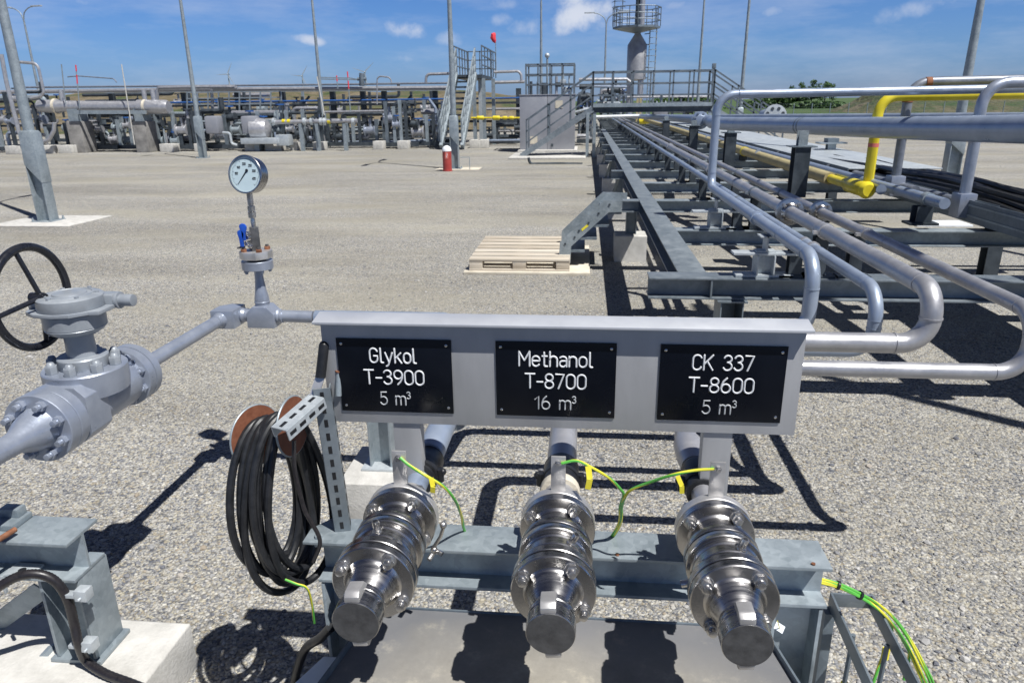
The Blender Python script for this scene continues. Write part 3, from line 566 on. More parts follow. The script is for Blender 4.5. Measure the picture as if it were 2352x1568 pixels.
# pipe 3 (methanol, the thick one)
t = pipe_thing('methanol_pipe', 'thickest bare steel pipe with polished flange along the rack', [(-.045, 1.50, .83), (-.045, 2.77, ZL), (X3, 2.77, ZL), (X3, 2.77, Z3), (X3, 50, Z3)], .0395, 'pipe_steel', [.11, .115, .115], welds=[((X3, 2.77+.12, Z3), (0, 1, 0)), ((X3, 2.77, .945), (0, 0, 1)), ((X3-.12, 2.77, ZL), (1, 0, 0))])
MB().cyl((-.045, 1.58, .831), (-.045, 1.69, .831), .046, n=28).build('rubber_sleeve', 'black', t, bev=.003)
MB().cyl((-.045, 1.545, .831), (-.045, 1.575, .831), .050, n=28).build('clamp_band', 'concrete_tan', t, bev=.002)
flange_pair(t, (X3, 4.83, Z3), (0, 1, 0), .086, .02)
for y in (7.6, 11.5, 15.2): flange_pair(t, (X3, y+.3, Z3), (0, 1, 0), .055, .03, 'pipe_steel', 0, 'sleeve')
# pipe 4
t = pipe_thing('additive_pipe', 'bare steel pipe farthest right of the four, looping out widest', [(.305, 1.50, .83), (.305, 2.47, ZL), (X4, 2.47, ZL), (X4, 2.47, Z4), (X4, 50, Z4)], .0285, 'pipe_steel', [.09, .095, .10], welds=[((X4, 2.47+.10, Z4), (0, 1, 0)), ((X4, 2.47, .945+.03), (0, 0, 1)), ((X4, 2.47, .945-.03), (0, 0, 1)), ((X4-.10, 2.47, ZL), (1, 0, 0))])
MB().cyl((.305, 1.58, .831), (.305, 1.70, .831), .040, n=28).build('rubber_sleeve', 'black', t, bev=.003)
mb = MB(); mb.lathe((.305, 1.72, .831), (0, 1, 0), [(0, .034), (.05, .040), (.13, .040), (.17, .031), (.19, .031)], 28); mb.build('reducer', 'pipe_steel', t)
flange_pair(t, (X4, 4.83, Z4), (0, 1, 0), .068, .018)
# small black clamps that hold the sleeves, hung at the couplings
for (x, nm) in ((-.41, 'black rubber clamp on the sleeve behind the Glykol coupling'), (-.045, 'black rubber clamp on the sleeve behind the Methanol coupling'), (.305, 'black rubber clamp on the sleeve behind the CK 337 coupling')):
    t = thing('sleeve_clamp', (x, 1.62, .78), nm, 'clamp', 'clamps behind the couplings')
    rr = .049 if x != .305 else .043
    MB().cyl((x, 1.612, .831), (x, 1.64, .831), rr, n=24).build('band', 'black', t, bev=.002)
    for s in (-1, 1):
        mb = MB(); mb.cyl((x+s*(rr+.002), 1.625, .815), (x+s*(rr+.002), 1.625, .85), .011, n=12); mb.ball((x+s*(rr+.010), 1.625, .842), .010, 10, 6); mb.build('wing_bolt', 'black', t)
# ================================================================== EARTHING WIRES
def wire(name, pts, r, label, parent=None, tags=(), n=8):
    t = thing(name, pts[0], label, 'earth wire')
    mb = MB(); mb.tube(spline(pts), r, n, uv=True); mb.build('sheath', 'earth_wire', t)
    for (p, q, w) in tags:
        p, q = V(p), V(q); b = MB(); mid = (p+q)/2+V(.004, -.006, 0); b.bar(p, mid, w, .0015, up=(0, 1, 0)); b.bar(mid+V(0, -.0016, 0), q+V(0, -.0016, 0), w, .0015, up=(0, 1, 0)); b.build('tag', 'tag', t)
    return t
def spline(pts, k=6):
    pts = [V(p) for p in pts]; P = [pts[0]*2-pts[1]]+pts+[pts[-1]*2-pts[-2]]; out = []
    for i in range(1, len(P)-2):
        a, b, c, d = P[i-1:i+3]
        for j in range(k):
            t = j/k; out.append(.5*((2*b)+(c-a)*t+(2*a-5*b+4*c-d)*t*t+(3*b-a-3*c+d)*t**3))
    out.append(P[-2]); return out
Q = lambda u, v, y: gy(u, v, y)
wire('earth_wire', [(-.405, 1.428, .984), Q(940, 1068, 1.42), Q(980, 1093, 1.41), Q(1020, 1118, 1.43), Q(1046, 1150, 1.47), Q(1060, 1185, 1.55), Q(1066, 1215, 1.60), (-.285, 1.66, .60)], .0036, 'green yellow earth wire curling right from the Glykol coupling tab', tags=[(Q(990, 1097, 1.405), Q(994, 1130, 1.40), .011)])
wire('earth_wire', [(-.038, 1.428, .984), Q(1325, 1058, 1.43), Q(1362, 1075, 1.43), Q(1400, 1098, 1.45), Q(1424, 1122, 1.48), Q(1432, 1136, 1.50), Q(1424, 1165, 1.54), Q(1420, 1205, 1.58), (.068, 1.665, .60)], .0036, 'green yellow earth wire sagging right from the Methanol coupling tab', tags=[(Q(1351, 1070, 1.42), Q(1350, 1122, 1.41), .013)])
wire('earth_wire', [(.295, 1.428, .984), Q(1595, 1080, 1.43), Q(1545, 1090, 1.43), Q(1490, 1108, 1.46), Q(1450, 1124, 1.48), Q(1436, 1140, 1.495), Q(1428, 1165, 1.535), Q(1424, 1205, 1.575), (.075, 1.668, .60)], .0036, 'green yellow earth wire looping left from the CK 337 coupling tab', tags=[(Q(1556, 1092, 1.42), Q(1566, 1132, 1.41), .010)])
# ================================================================== LEFT VALVE LINE
XL, ZV = -1.568, .865
vl = thing('valve_line', (XL, 1.9, .75), 'grey painted valve line with flanges, elbow block and tee left of the sign', 'pipeline')
Y0 = 1.79
mb = MB(); mb.tube([(XL, .9, ZV), (XL, 1.62, ZV)], .030, 24); mb.lathe((XL, 0, ZV), (0, 1, 0), [(1.60, .030), (1.66, .0335), (1.70, .052), (1.735, .062), (1.744, .066), (1.745, .103), (1.747, .105), (1.785, .105)], 48); mb.build('inlet_pipe', 'paint', vl)
mb = MB(); mb.lathe((XL, 0, ZV), (0, 1, 0), [(1.785, .0995), (1.7885, .0995)], 40); mb.build('gasket', 'pipe_steel', vl)
mb = MB(); mb.lathe((XL, 0, ZV), (0, 1, 0), [(1.7885, .103), (1.7905, .105), (1.825, .105), (1.826, .082), (1.85, .082)], 48); mb.build('body_flange', 'paint', vl)
# the forged body: square-shouldered block in front, round barrel behind
mb = MB(); s = .088; c = .03
mb.prism([(XL-s, 1.845, ZV-s+c), (XL-s+c, 1.845, ZV-s), (XL+s-c, 1.845, ZV-s), (XL+s, 1.845, ZV-s+c), (XL+s, 1.845, ZV+s-c), (XL+s-c, 1.845, ZV+s), (XL-s+c, 1.845, ZV+s), (XL-s, 1.845, ZV+s-c)], (0, 1, 0), .10)
mb.lathe((XL, 0, ZV), (0, 1, 0), [(1.94, .088), (2.125, .088), (2.127, .080), (2.15, .080)], 48)
mb.build('valve_body', 'paint', vl, bev=.003)
mb = MB(); mb.lathe((XL, 0, ZV), (0, 1, 0), [(2.147, .098), (2.149, .101), (2.183, .101), (2.1845, .096), (2.1880, .096), (2.1895, .101), (2.220, .101), (2.222, .099), (2.223, .05), (2.245, .036), (2.275, .0275)], 48); mb.build('outlet_flange', 'paint', vl)
for k in range(8):
    a = R_(22.5+45*k); c = V(math.cos(a)*.082, 0, math.sin(a)*.082)
    p = V(XL, 1.745, ZV)+c; mb = MB(); mb.cyl(p+V(0, -.004, 0), p+V(0, .086, 0), .0095, n=10); mb.hexbolt(p, (0, -1, 0), .0155, .015, .016); mb.build('front_stud', 'paint', vl, bev=.001)
    p = V(XL, 2.147, ZV)+c; mb = MB(); mb.hexbolt(p, (0, -1, 0), .0145, .014, .014); mb.build('rear_stud', 'paint', vl, bev=.001)
# bonnet
YB = 1.985
mb = MB(); mb.lathe((XL, YB, 0), (0, 0, 1), [(ZV+.03, .118), (ZV+.060, .122), (ZV+.105, .122), (ZV+.109, .119)], 64); mb.build('bonnet_ring', 'paint', vl)
mb = MB(); mb.lathe((XL, YB, 0), (0, 0, 1), [(ZV+.109, .071), (ZV+.113, .073), (ZV+.142, .073), (ZV+.146, .070)], 48); mb.build('bonnet_cover', 'paint_grey', vl)
for k in range(8):
    a = R_(12+45*k); p = V(XL+math.cos(a)*.094, YB+math.sin(a)*.094, ZV+.109)
    mb = MB(); mb.hexbolt(p, (0, 0, 1), .0185, .026); mb.lathe(p+V(0, 0, .026), (0, 0, 1), [(0, .014), (.004, .012), (.010, .009)], 12); mb.build('bonnet_nut', 'paint_grey', vl, bev=.0015)
mb = MB(); mb.lathe((XL, YB, 0), (0, 0, 1), [(ZV+.146, .043), (ZV+.215, .041), (ZV+.217, .06), (ZV+.224, .06)], 40); mb.build('stem_housing', 'paint_grey', vl)
ZG = ZV+.224
mb = MB(); mb.lathe((XL, YB, 0), (0, 0, 1), [(ZG, .070), (ZG+.004, .078), (ZG+.016, .0875), (ZG+.018, .086), (ZG+.020, .0875), (ZG+.062, .0885), (ZG+.066, .084)], 56); mb.build('gearbox', 'paint_grey', vl)
mb = MB(); fl = [(-.118, -.035), (-.105, -.062), (-.06, -.088), (.0, -.094), (.05, -.085), (.085, -.05), (.118, -.045), (.118, .035), (.085, .05), (.05, .085), (0, .094), (-.06, .088), (-.105, .062), (-.118, .035)]
mb.prism([(XL+a*1.0, YB+b*1.04, ZG+.066) for a, b in fl], (0, 0, 1), .012); mb.build('gear_plate', 'paint_grey', vl, bev=.002)
mb = MB(); mb.lathe((XL, YB, 0), (0, 0, 1), [(ZG+.078, .093), (ZG+.082, .095), (ZG+.112, .093), (ZG+.117, .087), (ZG+.119, .069), (ZG+.122, .068), (ZG+.1225, .062), (ZG+.119, .060), (ZG+.119, .049), (ZG+.1235, .047), (ZG+.126, .036), (ZG+.126, .0)], 56); mb.build('gear_cover', 'paint_grey', vl)
for k in range(6):
    a = R_(20+60*k); p = V(XL+math.cos(a)*.076, YB+math.sin(a)*.076, ZG+.116); MB().hexbolt(p, (0, 0, 1), .007, .008).build('cover_screw', 'paint_grey', vl)
YS, ZS = YB+.055, ZG+.078
mb = MB(); mb.bb((XL+.05, YS-.026, ZS-.012), (XL+.115, YS+.030, ZS+.030)); mb.build('worm_housing', 'paint_grey', vl, bev=.006)
mb = MB(); mb.cyl((XL+.115, YS, ZS+.008), (XL+.125, YS, ZS+.008), .027, n=24); mb.cyl((XL+.125, YS, ZS+.008), (XL+.168, YS, ZS+.008), .019, n=24); mb.build('shaft_cover', 'paint_grey', vl, bev=.0015)
mb = MB(); mb.cyl((XL-.125, YS-.06, ZS+.008), (XL-.05, YS-.06, ZS+.008), .022, n=20); mb.build('shaft_sleeve', 'paint_grey', vl, bev=.002)
# handwheel
WX, WC, WR = -1.66, V(-1.66, 1.945, 1.206), .152
mb = MB(); ringp = [WC+V(0, math.cos(R_(a*7.5)), math.sin(R_(a*7.5)))*WR for a in range(48)]; mb.tube(ringp, .0125, 12, closed=True)
hw = mb.build('handwheel', 'black_paint', vl)
hub = V(WX+.02, YS-.06+.0, ZS+.008); hub = V(WX+.03, WC.y, WC.z)
MB().cyl((WX+.04, WC.y, WC.z), (WX-.004, WC.y, WC.z), .015, n=20).build('hub', 'black_paint', hw, bev=.002)
for a in (100, 188, 276): MB().tube([hub, WC+V(0, math.cos(R_(a)), math.sin(R_(a)))*WR], .0075, 10).build('spoke', 'black_paint', hw)
MB().cyl((WX+.045, WC.y, WC.z), (XL-.06, WC.y, WC.z), .012, n=16).build('drive_shaft', 'black_paint', vl)
# pipe on to the elbow block and the tee block
mb = MB(); mb.tube([(XL, 2.255, ZV), (XL, 2.83, ZV)], .0265, 24); ring(mb, (XL, 2.80, ZV), (0, 1, 0), .0285, .008); mb.build('outlet_pipe', 'paint', vl)
ex = XL; b = .040
mb = MB(); mb.prism([(ex-b, 2.84, ZV-b), (ex+.062, 2.84, ZV-b), (ex+.062, 2.965, ZV-b), (ex+.0, 2.965, ZV-b), (ex-b, 2.925, ZV-b)], (0, 0, 1), 2*b); mb.lathe((ex, 2.815, ZV), (0, 1, 0), [(0, .0275), (.02, .032), (.026, .034)], 24); mb.lathe((ex+.061, 2.925, ZV), (1, 0, 0), [(0, .032), (.008, .034), (.028, .0265)], 24); mb.build('elbow_block', 'paint', vl, bev=.003)
tx = -1.405; ty = 2.925; hw_ = .062; hh = .048
mb = MB(); mb.prism([(tx-hw_, ty-.042, ZV-hh), (tx+hw_, ty-.042, ZV-hh), (tx+hw_, ty-.042, ZV+hh*.35), (tx+.032, ty-.042, ZV+hh), (tx-.032, ty-.042, ZV+hh), (tx-hw_, ty-.042, ZV+hh*.35)], (0, 1, 0), .084)
mb.lathe((tx+hw_-.001, ty, ZV), (1, 0, 0), [(0, .031), (.008, .033), (.018, .026)], 24); mb.build('tee_block', 'paint', vl, bev=.003)
mb = MB(); mb.cyl((tx-hw_-.03, ty, ZV), (tx-hw_+.002, ty, ZV), .028, n=24); ring(mb, (tx-hw_-.014, ty, ZV), (1, 0, 0), .030, .008); mb.build('link_pipe', 'paint', vl)
mb = MB(); mb.tube([(tx+hw_+.012, ty+.005, ZV-.004), (-1.18, ty+.005, ZV-.006)], .0265, 24); ring(mb, (tx+hw_+.022, ty, ZV-.004), (1, 0, 0), .0285, .008); mb.build('tee_pipe', 'paint', vl)
mb = MB(); mb.lathe((tx, ty, ZV+hh-.001), (0, 0, 1), [(0, .031), (.012, .031), (.014, .033), (.018, .033), (.020, .031), (.034, .031), (.062, .025), (.12, .0185), (.155, .0185), (.160, .022), (.164, .063), (.166, .066), (.200, .066), (.202, .064)], 40); mb.build('branch_neck', 'paint', vl)
zf = ZV+hh+.201
for k in range(4):
    a = R_(40+90*k); p = V(tx+math.cos(a)*.050, ty+math.sin(a)*.050, zf-.037)
    mb = MB(); mb.hexbolt(p, (0, 0, -1), .0115, .011, .008); mb.build('branch_bolt', 'paint', vl)
# ------------------------------------------------------------------ gauge with its block valve, standing on the branch flange
ga = thing('pressure_gauge', (tx, ty, zf), 'round pressure gauge with pale dial on a block valve with blue handles', 'gauge')
mb = MB(); mb.lathe((tx, ty, zf+.0005), (0, 0, 1), [(0, .04), (.008, .04)], 32); mb.build('gasket', 'black', ga)
mb = MB(); mb.prism([(tx+math.cos(R_(22.5+45*k))*.069, ty+math.sin(R_(22.5+45*k))*.069, zf+.010) for k in range(8)], (0, 0, 1), .032); fl_ = mb.build('octagon_flange', 'tab', ga, bev=.0015)
for k in range(4):
    a = R_(40+90*k); p = V(tx+math.cos(a)*.050, ty+math.sin(a)*.050, zf+.042)
    MB().hexbolt(p, (0, 0, 1), .0135, .013, 0).build('nut', 'rust', ga, bev=.001); MB().cyl(p+V(0, 0, .013), p+V(0, 0, .021), .0075, n=10).build('stud_end', 'stainless_dull', ga)
mb = MB(); mb.box((tx+.004, ty, zf+.092), (.036, .036, .10), rz=.5); mb.build('valve_block', 'stainless_dull', ga, bev=.002)
mb = MB(); mb.lathe((tx+.004, ty, zf+.042), (0, 0, 1), [(0, .020), (.01, .016), (.02, .015)], 20); mb.build('block_neck', 'stainless_dull', ga)
for (dz, dx, dzz) in ((.105, -.022, .0), (.078, -.034, -.012)):
    h = V(tx+dx*.5, ty-.026, zf+dz)
    mb = MB(); mb.cyl((tx+dx*.4+.002, ty-.008, zf+dz), (tx+dx*.7, ty-.036, zf+dz), .010, n=16); mb.build('handle_stem', 'bolt', ga, bev=.001)
    o = V(tx+dx-.002, ty-.038, zf+dz-.012); mb = MB(); mb.prism([o+V(a, 0, e) for a, e in ((-.008, 0), (.008, 0), (.0085, .030), (.016, .048), (.017, .060), (.010, .070), (-.004, .072), (-.013, .066), (-.014, .056), (-.009, .034))], (0, -1, 0), .010); mb.build('handle', 'blue', ga, bev=.003)
mb = MB(); mb.hexbolt((tx-.010, ty-.020, zf+.118), (-.3, -1, 0), .012, .016, .008); mb.build('bleed_plug', 'bolt', ga, bev=.001); mb = MB(); mb.hexbolt((tx-.006, ty-.020, zf+.066), (-.3, -1, 0), .011, .012, .006); mb.build('bleed_plug', 'bolt', ga, bev=.001)
MB().cyl((tx-.03, ty-.03, zf+.064), (tx-.062, ty-.04, zf+.060), .004, n=10).build('bleed_tube', 'stainless_dull', ga)
GX = tx+.004; ZT = zf+.142
mb = MB(); mb.lathe((GX, ty, ZT), (0, 0, 1), [(0, .010), (.03, .010), (.035, .009), (.045, .009), (.046, .014), (.066, .014), (.067, .011), (.072, .011), (.073, .015), (.09, .015), (.091, .010), (.165, .010)], 20)
mb.cyl((GX, ty, ZT+.042), (GX, ty, ZT+.066), .018, n=6); mb.cyl((GX, ty, ZT+.070), (GX, ty, ZT+.088), .0175, n=6); mb.cyl((GX, ty, ZT+.095), (GX, ty, ZT+.165), .0135, n=6); mb.build('swivel_nut', 'bolt', ga)
# the case faces the camera side, turned a little to the left and up
GC = gy(566, 401, ty-.01); nrm = V(-.16, -1, .18).normalized(); gxv = V(0, 0, 1).cross(nrm).normalized()*1; gzv = nrm.cross(gxv).normalized()
RG = .079
mb = MB(); mb.lathe(GC, nrm, [(-.046, .066), (-.044, .074), (-.02, .0755), (0, .0755), (.001, .079), (.011, .079), (.013, .0765), (.013, .0725), (.007, .0715)], 64); gcs = mb.build('gauge_case', 'stainless', ga)
mb = MB(); mb.cyl(GC+nrm*.0065, GC+nrm*.0072, .0714, n=64); dial = mb.build('dial', 'glass_face', ga)
GP = lambda r, a: GC+nrm*.0076+(gxv*math.sin(R_(a))+gzv*math.cos(R_(a)))*r
mb = MB()
for k in range(0, 51):
    a = -135+270*k/50; big = k % 10 == 0; mb.bar(GP(.066 if k % 5 else .064, a), GP(.060 if k % 5 else .055, a), .0006 if not big else .0012, .0003, up=nrm)
mb.build('tick_marks', 'black_paint', dial)
lt = MB()
for k, s in enumerate(('0', '100', '160', '200', '250', '300', '400')):
    if k == 0: continue
    a = (-85, -48, -8, 32, 70, 112)[k-1]; c = GP(.043, a); hh_ = .0095; x = -.5*sum(GL[q][0]+.2 for q in s)+.1
    for q in s:
        for pl in GL[q][1]: lt.tube([c+gxv*((x+px)*hh_*.85)+gzv*((pz-.5)*hh_) for px, pz in pl], .0010, 5)
        x += GL[q][0]+.2
lt.build('numbers', 'black_paint', dial)
pa = 217; d = (gxv*math.sin(R_(pa))+gzv*math.cos(R_(pa))); sdv = d.cross(nrm)
cc = GC+nrm*.0084-gxv*0+gzv*.006; mb = MB(); mb.prism([cc-d*.016-sdv*.004, cc-d*.016+sdv*.004, cc+sdv*.0028, cc+d*.060+sdv*.0006, cc+d*.060-sdv*.0006, cc-sdv*.0028], nrm, .0006); mb.cyl(cc-d*.012, cc-d*.012+nrm*.0014, .0065, n=16); mb.build('pointer', 'black_paint', dial)
# ================================================================== LEFT SUPPORT FRAME
lf = thing('valve_support', (-1.48, 1.64, .18), 'galvanised I-beam trestle under the valve line, standing on the pale block', 'support frame')
ZB = .60; YF = 1.638; ZK = .18
MB().ibeam((-2.6, YF, ZB-.064), (-1.413, YF, ZB-.064), .127, .134, .010, .005).build('beam', 'galv', lf, bev=.0015)
colb = (-1.478, 1.648)
mb = MB(); mb.ibeam((colb[0], colb[1], ZK+.014), (colb[0], colb[1], ZB-.1285), .126, .128, .010, .005, up=(1, 0, 0)); mb.build('column', 'galv', lf, bev=.0015)
mb = MB(); mb.bb((colb[0]-.08, colb[1]-.072, ZK+.0005), (colb[0]+.08, colb[1]+.072, ZK+.0135)); mb.build('base_plate', 'galv', lf, bev=.002)
mb = MB(); mb.bb((-1.63, YF-.072, ZB-.1165), (-1.545, YF-.012, ZB-.1085)); mb.bb((-1.63, YF-.080, ZB-.165), (-1.622, YF-.072, ZB-.1085)); mb.build('clip_angle', 'galv_light', lf, bev=.001); MB().cyl((-1.588, YF-.045, ZB-.1084), (-1.588, YF-.045, ZB-.1078), .011, n=16).build('slot', 'black', lf)
MB().bar(gy(98, 1352, 1.66), gy(-90, 1490, 1.72), .06, .006, up=(0, 1, .3)).build('brace', 'galv', lf, bev=.001)
MB().bar(gy(125, 1498, 1.62), gy(-80, 1590, 1.60), .045, .04).build('rail', 'galv', lf, bev=.002)
cb = thing('concrete_block', (-1.6, 1.5, 0), 'pale concrete block with worn edges under the left trestle', 'concrete block')
def bevel_block(x0, x1, y0, y1, h, c):
    m = MB(); m.add([(x0, y0, 0), (x1, y0, 0), (x1, y1, 0), (x0, y1, 0), (x0, y0, h-c*.7), (x1, y0, h-c*.7), (x1, y1, h-c*.7), (x0, y1, h-c*.7), (x0+c, y0+c, h), (x1-c, y0+c, h), (x1-c, y1-c, h), (x0+c, y1-c, h)], [(0, 1, 5, 4), (1, 2, 6, 5), (2, 3, 7, 6), (3, 0, 4, 7), (4, 5, 9, 8), (5, 6, 10, 9), (6, 7, 11, 10), (7, 4, 8, 11), (8, 9, 10, 11), (3, 2, 1, 0)]); return m
bevel_block(-1.85, -1.235, 1.10, 1.782, ZK, .014).build('block', 'concrete', cb, bev=.004)
sp_ = gz(25, 1190, ZB+.02); sdl = thing('pipe_saddle', (sp_.x, sp_.y, ZB), 'low clamp block with rusty bolt lying on the left trestle beam', 'pipe saddle')
mb = MB(); mb.bb((sp_.x-.09, sp_.y-.035, ZB+.0005), (sp_.x+.03, sp_.y+.045, ZB+.018)); mb.bb((sp_.x-.04, sp_.y+.005, ZB+.018), (sp_.x+.02, sp_.y+.04, ZB+.045)); mb.build('saddle', 'galv', sdl, bev=.003)
MB().cyl(gz(-40, 1262, ZB+.02), gz(35, 1215, ZB+.02), .008, n=12).build('bolt', 'rust', sdl)
cd = thing('conduit', (-1.5, 1.55, .2), 'dark ribbed conduit arching over the left trestle and down to the block', 'conduit')
pts = [gy(-60, 1385, 1.48), gy(0, 1345, 1.50), gy(45, 1322, 1.52), gy(90, 1318, 1.535), gy(128, 1335, 1.545), gy(155, 1375, 1.55), gy(170, 1430, 1.55), gy(180, 1475, 1.54), gz(197, 1515, .215), gz(240, 1545, .198), gz(300, 1568, .196), gz(360, 1592, .196)]
pp = spline(pts, 12); rad = [.0125+(.0011 if i % 2 else 0) for i in range(len(pp))]; MB().tube(pp, rad, 14).build('tube', 'conduit', cd)
for (u, v) in ((172, 1362), (187, 1478)):
    p = gy(u, v, 1.555); mb = MB(); mb.bb(p+V(-.030, -.016, -.006), p+V(.045, .006, .006)); mb.bb(p+V(.012, -.02, -.012), p+V(.048, .012, .022)); mb.cyl(p+V(.03, -.03, 0), p+V(.03, .03, 0), .004, n=8); mb.build('clip', 'galv_light', cd, bev=.002)
# ================================================================== CABLE COIL ON ITS HANGER
hg = thing('cable_hanger', (-.615, 1.57, .69), 'perforated galvanised strut post with arm and black grip at the beam end', 'hanger post')
pb, pt_ = V(-.612, 1.565, .690), V(-.622, 1.545, 1.100)
def strut(name, p, q, w, side, up, holes, mat_):
    mb = MB(); p, q = V(p), V(q); x, y, d = frame(q-p, up)
    mb.bar(p, q, w, .003, up=up); mb.bar(p+x*(w/2)-y*side, q+x*(w/2)-y*side, .003, 2*abs(side), up=up); mb.bar(p-x*(w/2)-y*side, q-x*(w/2)-y*side, .003, 2*abs(side), up=up)
    o = mb.build(name, mat_, hg); hb = MB(); n = holes
    for k in range(n):
        c = p+(q-p)*((k+.5)/n); hb.bar(c-d*.010+y*.0018, c+d*.010+y*.0018, .009, .0010, up=up)
        for s in (-1, 1): hb.bar(c-d*.010+x*s*(w/2+.0018)-y*side, c+d*.010+x*s*(w/2+.0018)-y*side, .0010, .009, up=up)
    hb.build('slots', 'black', o); return o
strut('post', pb, pt_, .038, .014, (.25, -1, 0), 11, 'galv_rack')
strut('arm', pt_+V(-.012, -.005, -.018), pt_+V(-.060, -.125, -.050), .046, .014, (0, 0, 1), 4, 'galv_light')
mb = MB(); mb.bar(pt_+V(-.02, .0, -.02), pt_+V(-.004, .02, .030), .022, .004, up=(0, 1, 0)); mb.build('grip_bar', 'tab', hg)
mb = MB(); g0 = pt_+V(-.006, .018, .022); g1 = g0+V(.010, .018, .075); mb.cyl(g0, g1, .0125, n=18); mb.ball(g1, .0125, 14, 8); mb.build('grip', 'black', hg)
MB().cyl(pt_+V(.03, .03, -.03), pt_+V(.034, .04, .03), .008, n=12).build('pin', 'galv', hg)
mb = MB(); mb.cyl(pt_+V(.034, .04, .03), pt_+V(.034, .04, .034), .010, n=12); mb.build('pin_cap', 'rust', hg)
# two brown discs of the reel
axr = V(.93, -.25, .10).normalized()
rl = thing('cable_reel', (-.76, 1.5, .9), 'brown hardboard reel with two discs holding the cable coil', 'cable reel')
c1 = gy(588, 1000, 1.56); c2 = gy(672, 978, 1.555)
axr = (c2-c1).normalized(); axr = V(.90, -.38, .06).normalized()
for c, rr, axr in ((c1, .078, axr), (c2, .074, V(.97, -.12, .03).normalized())):
    mb = MB(); mb.cyl(c-axr*.003, c+axr*.003, rr, n=48); dsc = mb.build('disc', 'reel_brown', rl)
    x, y, _ = frame(axr); mb = MB(); mb.tube([c+(x*math.cos(R_(a*7.5))+y*math.sin(R_(a*7.5)))*rr for a in range(48)], .0030, 8, closed=True); mb.build('rim', 'galv', dsc)
MB().cyl(c1, c2, .028, n=24).build('core', 'reel_brown', rl)
# the coil: turns of black cable hanging over the core
ct = thing('cable_coil', (-.76, 1.5, .5), 'thick coil of black cable hanging from the reel by the beam end', 'cable coil')
rnd = random.Random(11)
cc0 = (c1+c2)/2
def turn(k, n):
    f = (k+.5)/n; top = c1.lerp(c2, .10+.80*f)+V(0, 0, .036+rnd.uniform(-.004, .010))
    L_ = .405+.008*((k*3) % 10)+rnd.uniform(-.012, .02); pl = V(.40, .92, 0).normalized(); wl = .100+rnd.uniform(-.030, .022); wr = .088+rnd.uniform(-.030, .022); dr = V(.02, -.03, 0)*rnd.uniform(-1, 1)
    out = []
    for a in range(44):
        th = 2*math.pi*a/44; zz = math.cos(th); xx = math.sin(th); w = (wr if xx > 0 else wl)*(1-.20*zz)
        out.append(top-V(0, 0, L_*(.5-.5*zz))+pl*(xx*w+.012*math.sin(1.3*k+th)*(1-zz)*.5)+dr*(.5-.5*zz)+axr*(.006*math.sin(2*th+k)))
    return out
for k in range(10): MB().tube(turn(k, 10), .0098, 10, closed=True).build('cable_turn', 'black', ct)
# loose ends
mb = MB(); mb.tube(spline([gy(675, 1010, 1.47), gy(677, 1080, 1.46), gy(692, 1145, 1.46), gy(704, 1180, 1.46), gy(735, 1240, 1.46), gy(720, 1290, 1.46)]), .0052, 8); mb.build('loose_end', 'conduit', ct)
mb = MB(); mb.tube(spline([gy(655, 1330, 1.45), gy(680, 1340, 1.45), gy(705, 1350, 1.46), gy(716, 1385, 1.48), gy(722, 1430, 1.5)]), .0030, 8, uv=True); mb.build('earth_core', 'earth_wire', ct)
hs = thing('hose', gz(735, 1480, .3), 'black hose bending down to the ground beside the white pan', 'hose')
MB().tube(spline([gz(760, 1440, .42), gz(735, 1465, .36), gz(705, 1485, .28), gz(688, 1520, .2), gz(675, 1570, .08), gz(668, 1610, .02)]), .013, 12).build('tube', 'black', hs)
# ================================================================== POST ON BLOCK BEHIND THE SIGN
bp = gz(835, 1120, .22)
b2 = thing('concrete_block', (bp.x, 2.2, 0), 'small pale concrete block carrying a steel post behind the sign', 'concrete block')
pA = gz(775, 1110, .20); pB = gz(930, 1110, .20); pC = gz(800, 1040, .20)
MB().bb((pA.x, pA.y, 0), (pB.x, pC.y+.08, .20)).build('block', 'concrete', b2, bev=.008)
st = thing('pipe_stanchion', (pA.x+.14, pA.y+.16, .2), 'short galvanised post with base plate standing on the small concrete block', 'post')
sx, sy_ = (pA.x+pB.x)/2+.01, (pA.y+pC.y)/2+.05
MB().bb((sx-.085, sy_-.075, .2005), (sx+.085, sy_+.075, .212)).build('base_plate', 'galv_light', st, bev=.002)
MB().ibeam((sx, sy_, .2125), (sx, sy_, .72), .10, .10, .008, .005, up=(1, 0, 0)).build('post', 'galv', st, bev=.001)
# ================================================================== CABLE LADDER AND EARTH BUNDLE, BOTTOM RIGHT
ld = thing('cable_ladder', (.72, 1.3, .3), 'grey cable ladder descending at the lower right of the coupling frame', 'cable ladder')
zl = .45
a0, a1 = gz(1908, 1378, zl), gz(1998, 1376, zl)
xA, xB, ya = a0.x, a1.x, a0.y
for x in (xA, xB): mb = MB(); mb.bar((x, ya, zl), (x-.02, .55, zl-.03), .006, .045); mb.build('rail', 'galv_dark', ld, bev=.001)
mb = MB(); mb.bb((xA-.003, ya, zl-.02), (xB+.003, ya+.006, zl+.022)); mb.build('end_rung', 'galv_rack', ld, bev=.001)
for k in range(1): MB().cyl((xA, ya-.34, zl-.015), (xB, ya-.34, zl-.015), .006, n=10).build('rung', 'galv_dark', ld)
for x in (xA,): MB().bb((x-.02, ya-.03, 0), (x+.006, ya+.006, zl-.023)).build('leg', 'galv_dark', ld, bev=.001)
for k, x in enumerate((xA+.02, xB-.015)):
    MB().cyl((x, ya-.12-.03*k, zl-.01), (x-.002, ya-.12-.03*k, zl-.17), .006, n=10).build('hanger_rod', 'galv_dark', ld); MB().bb((x-.008, ya-.128-.03*k, zl-.19), (x+.008, ya-.112-.03*k, zl-.165)).build('rod_tag', 'tag', ld)
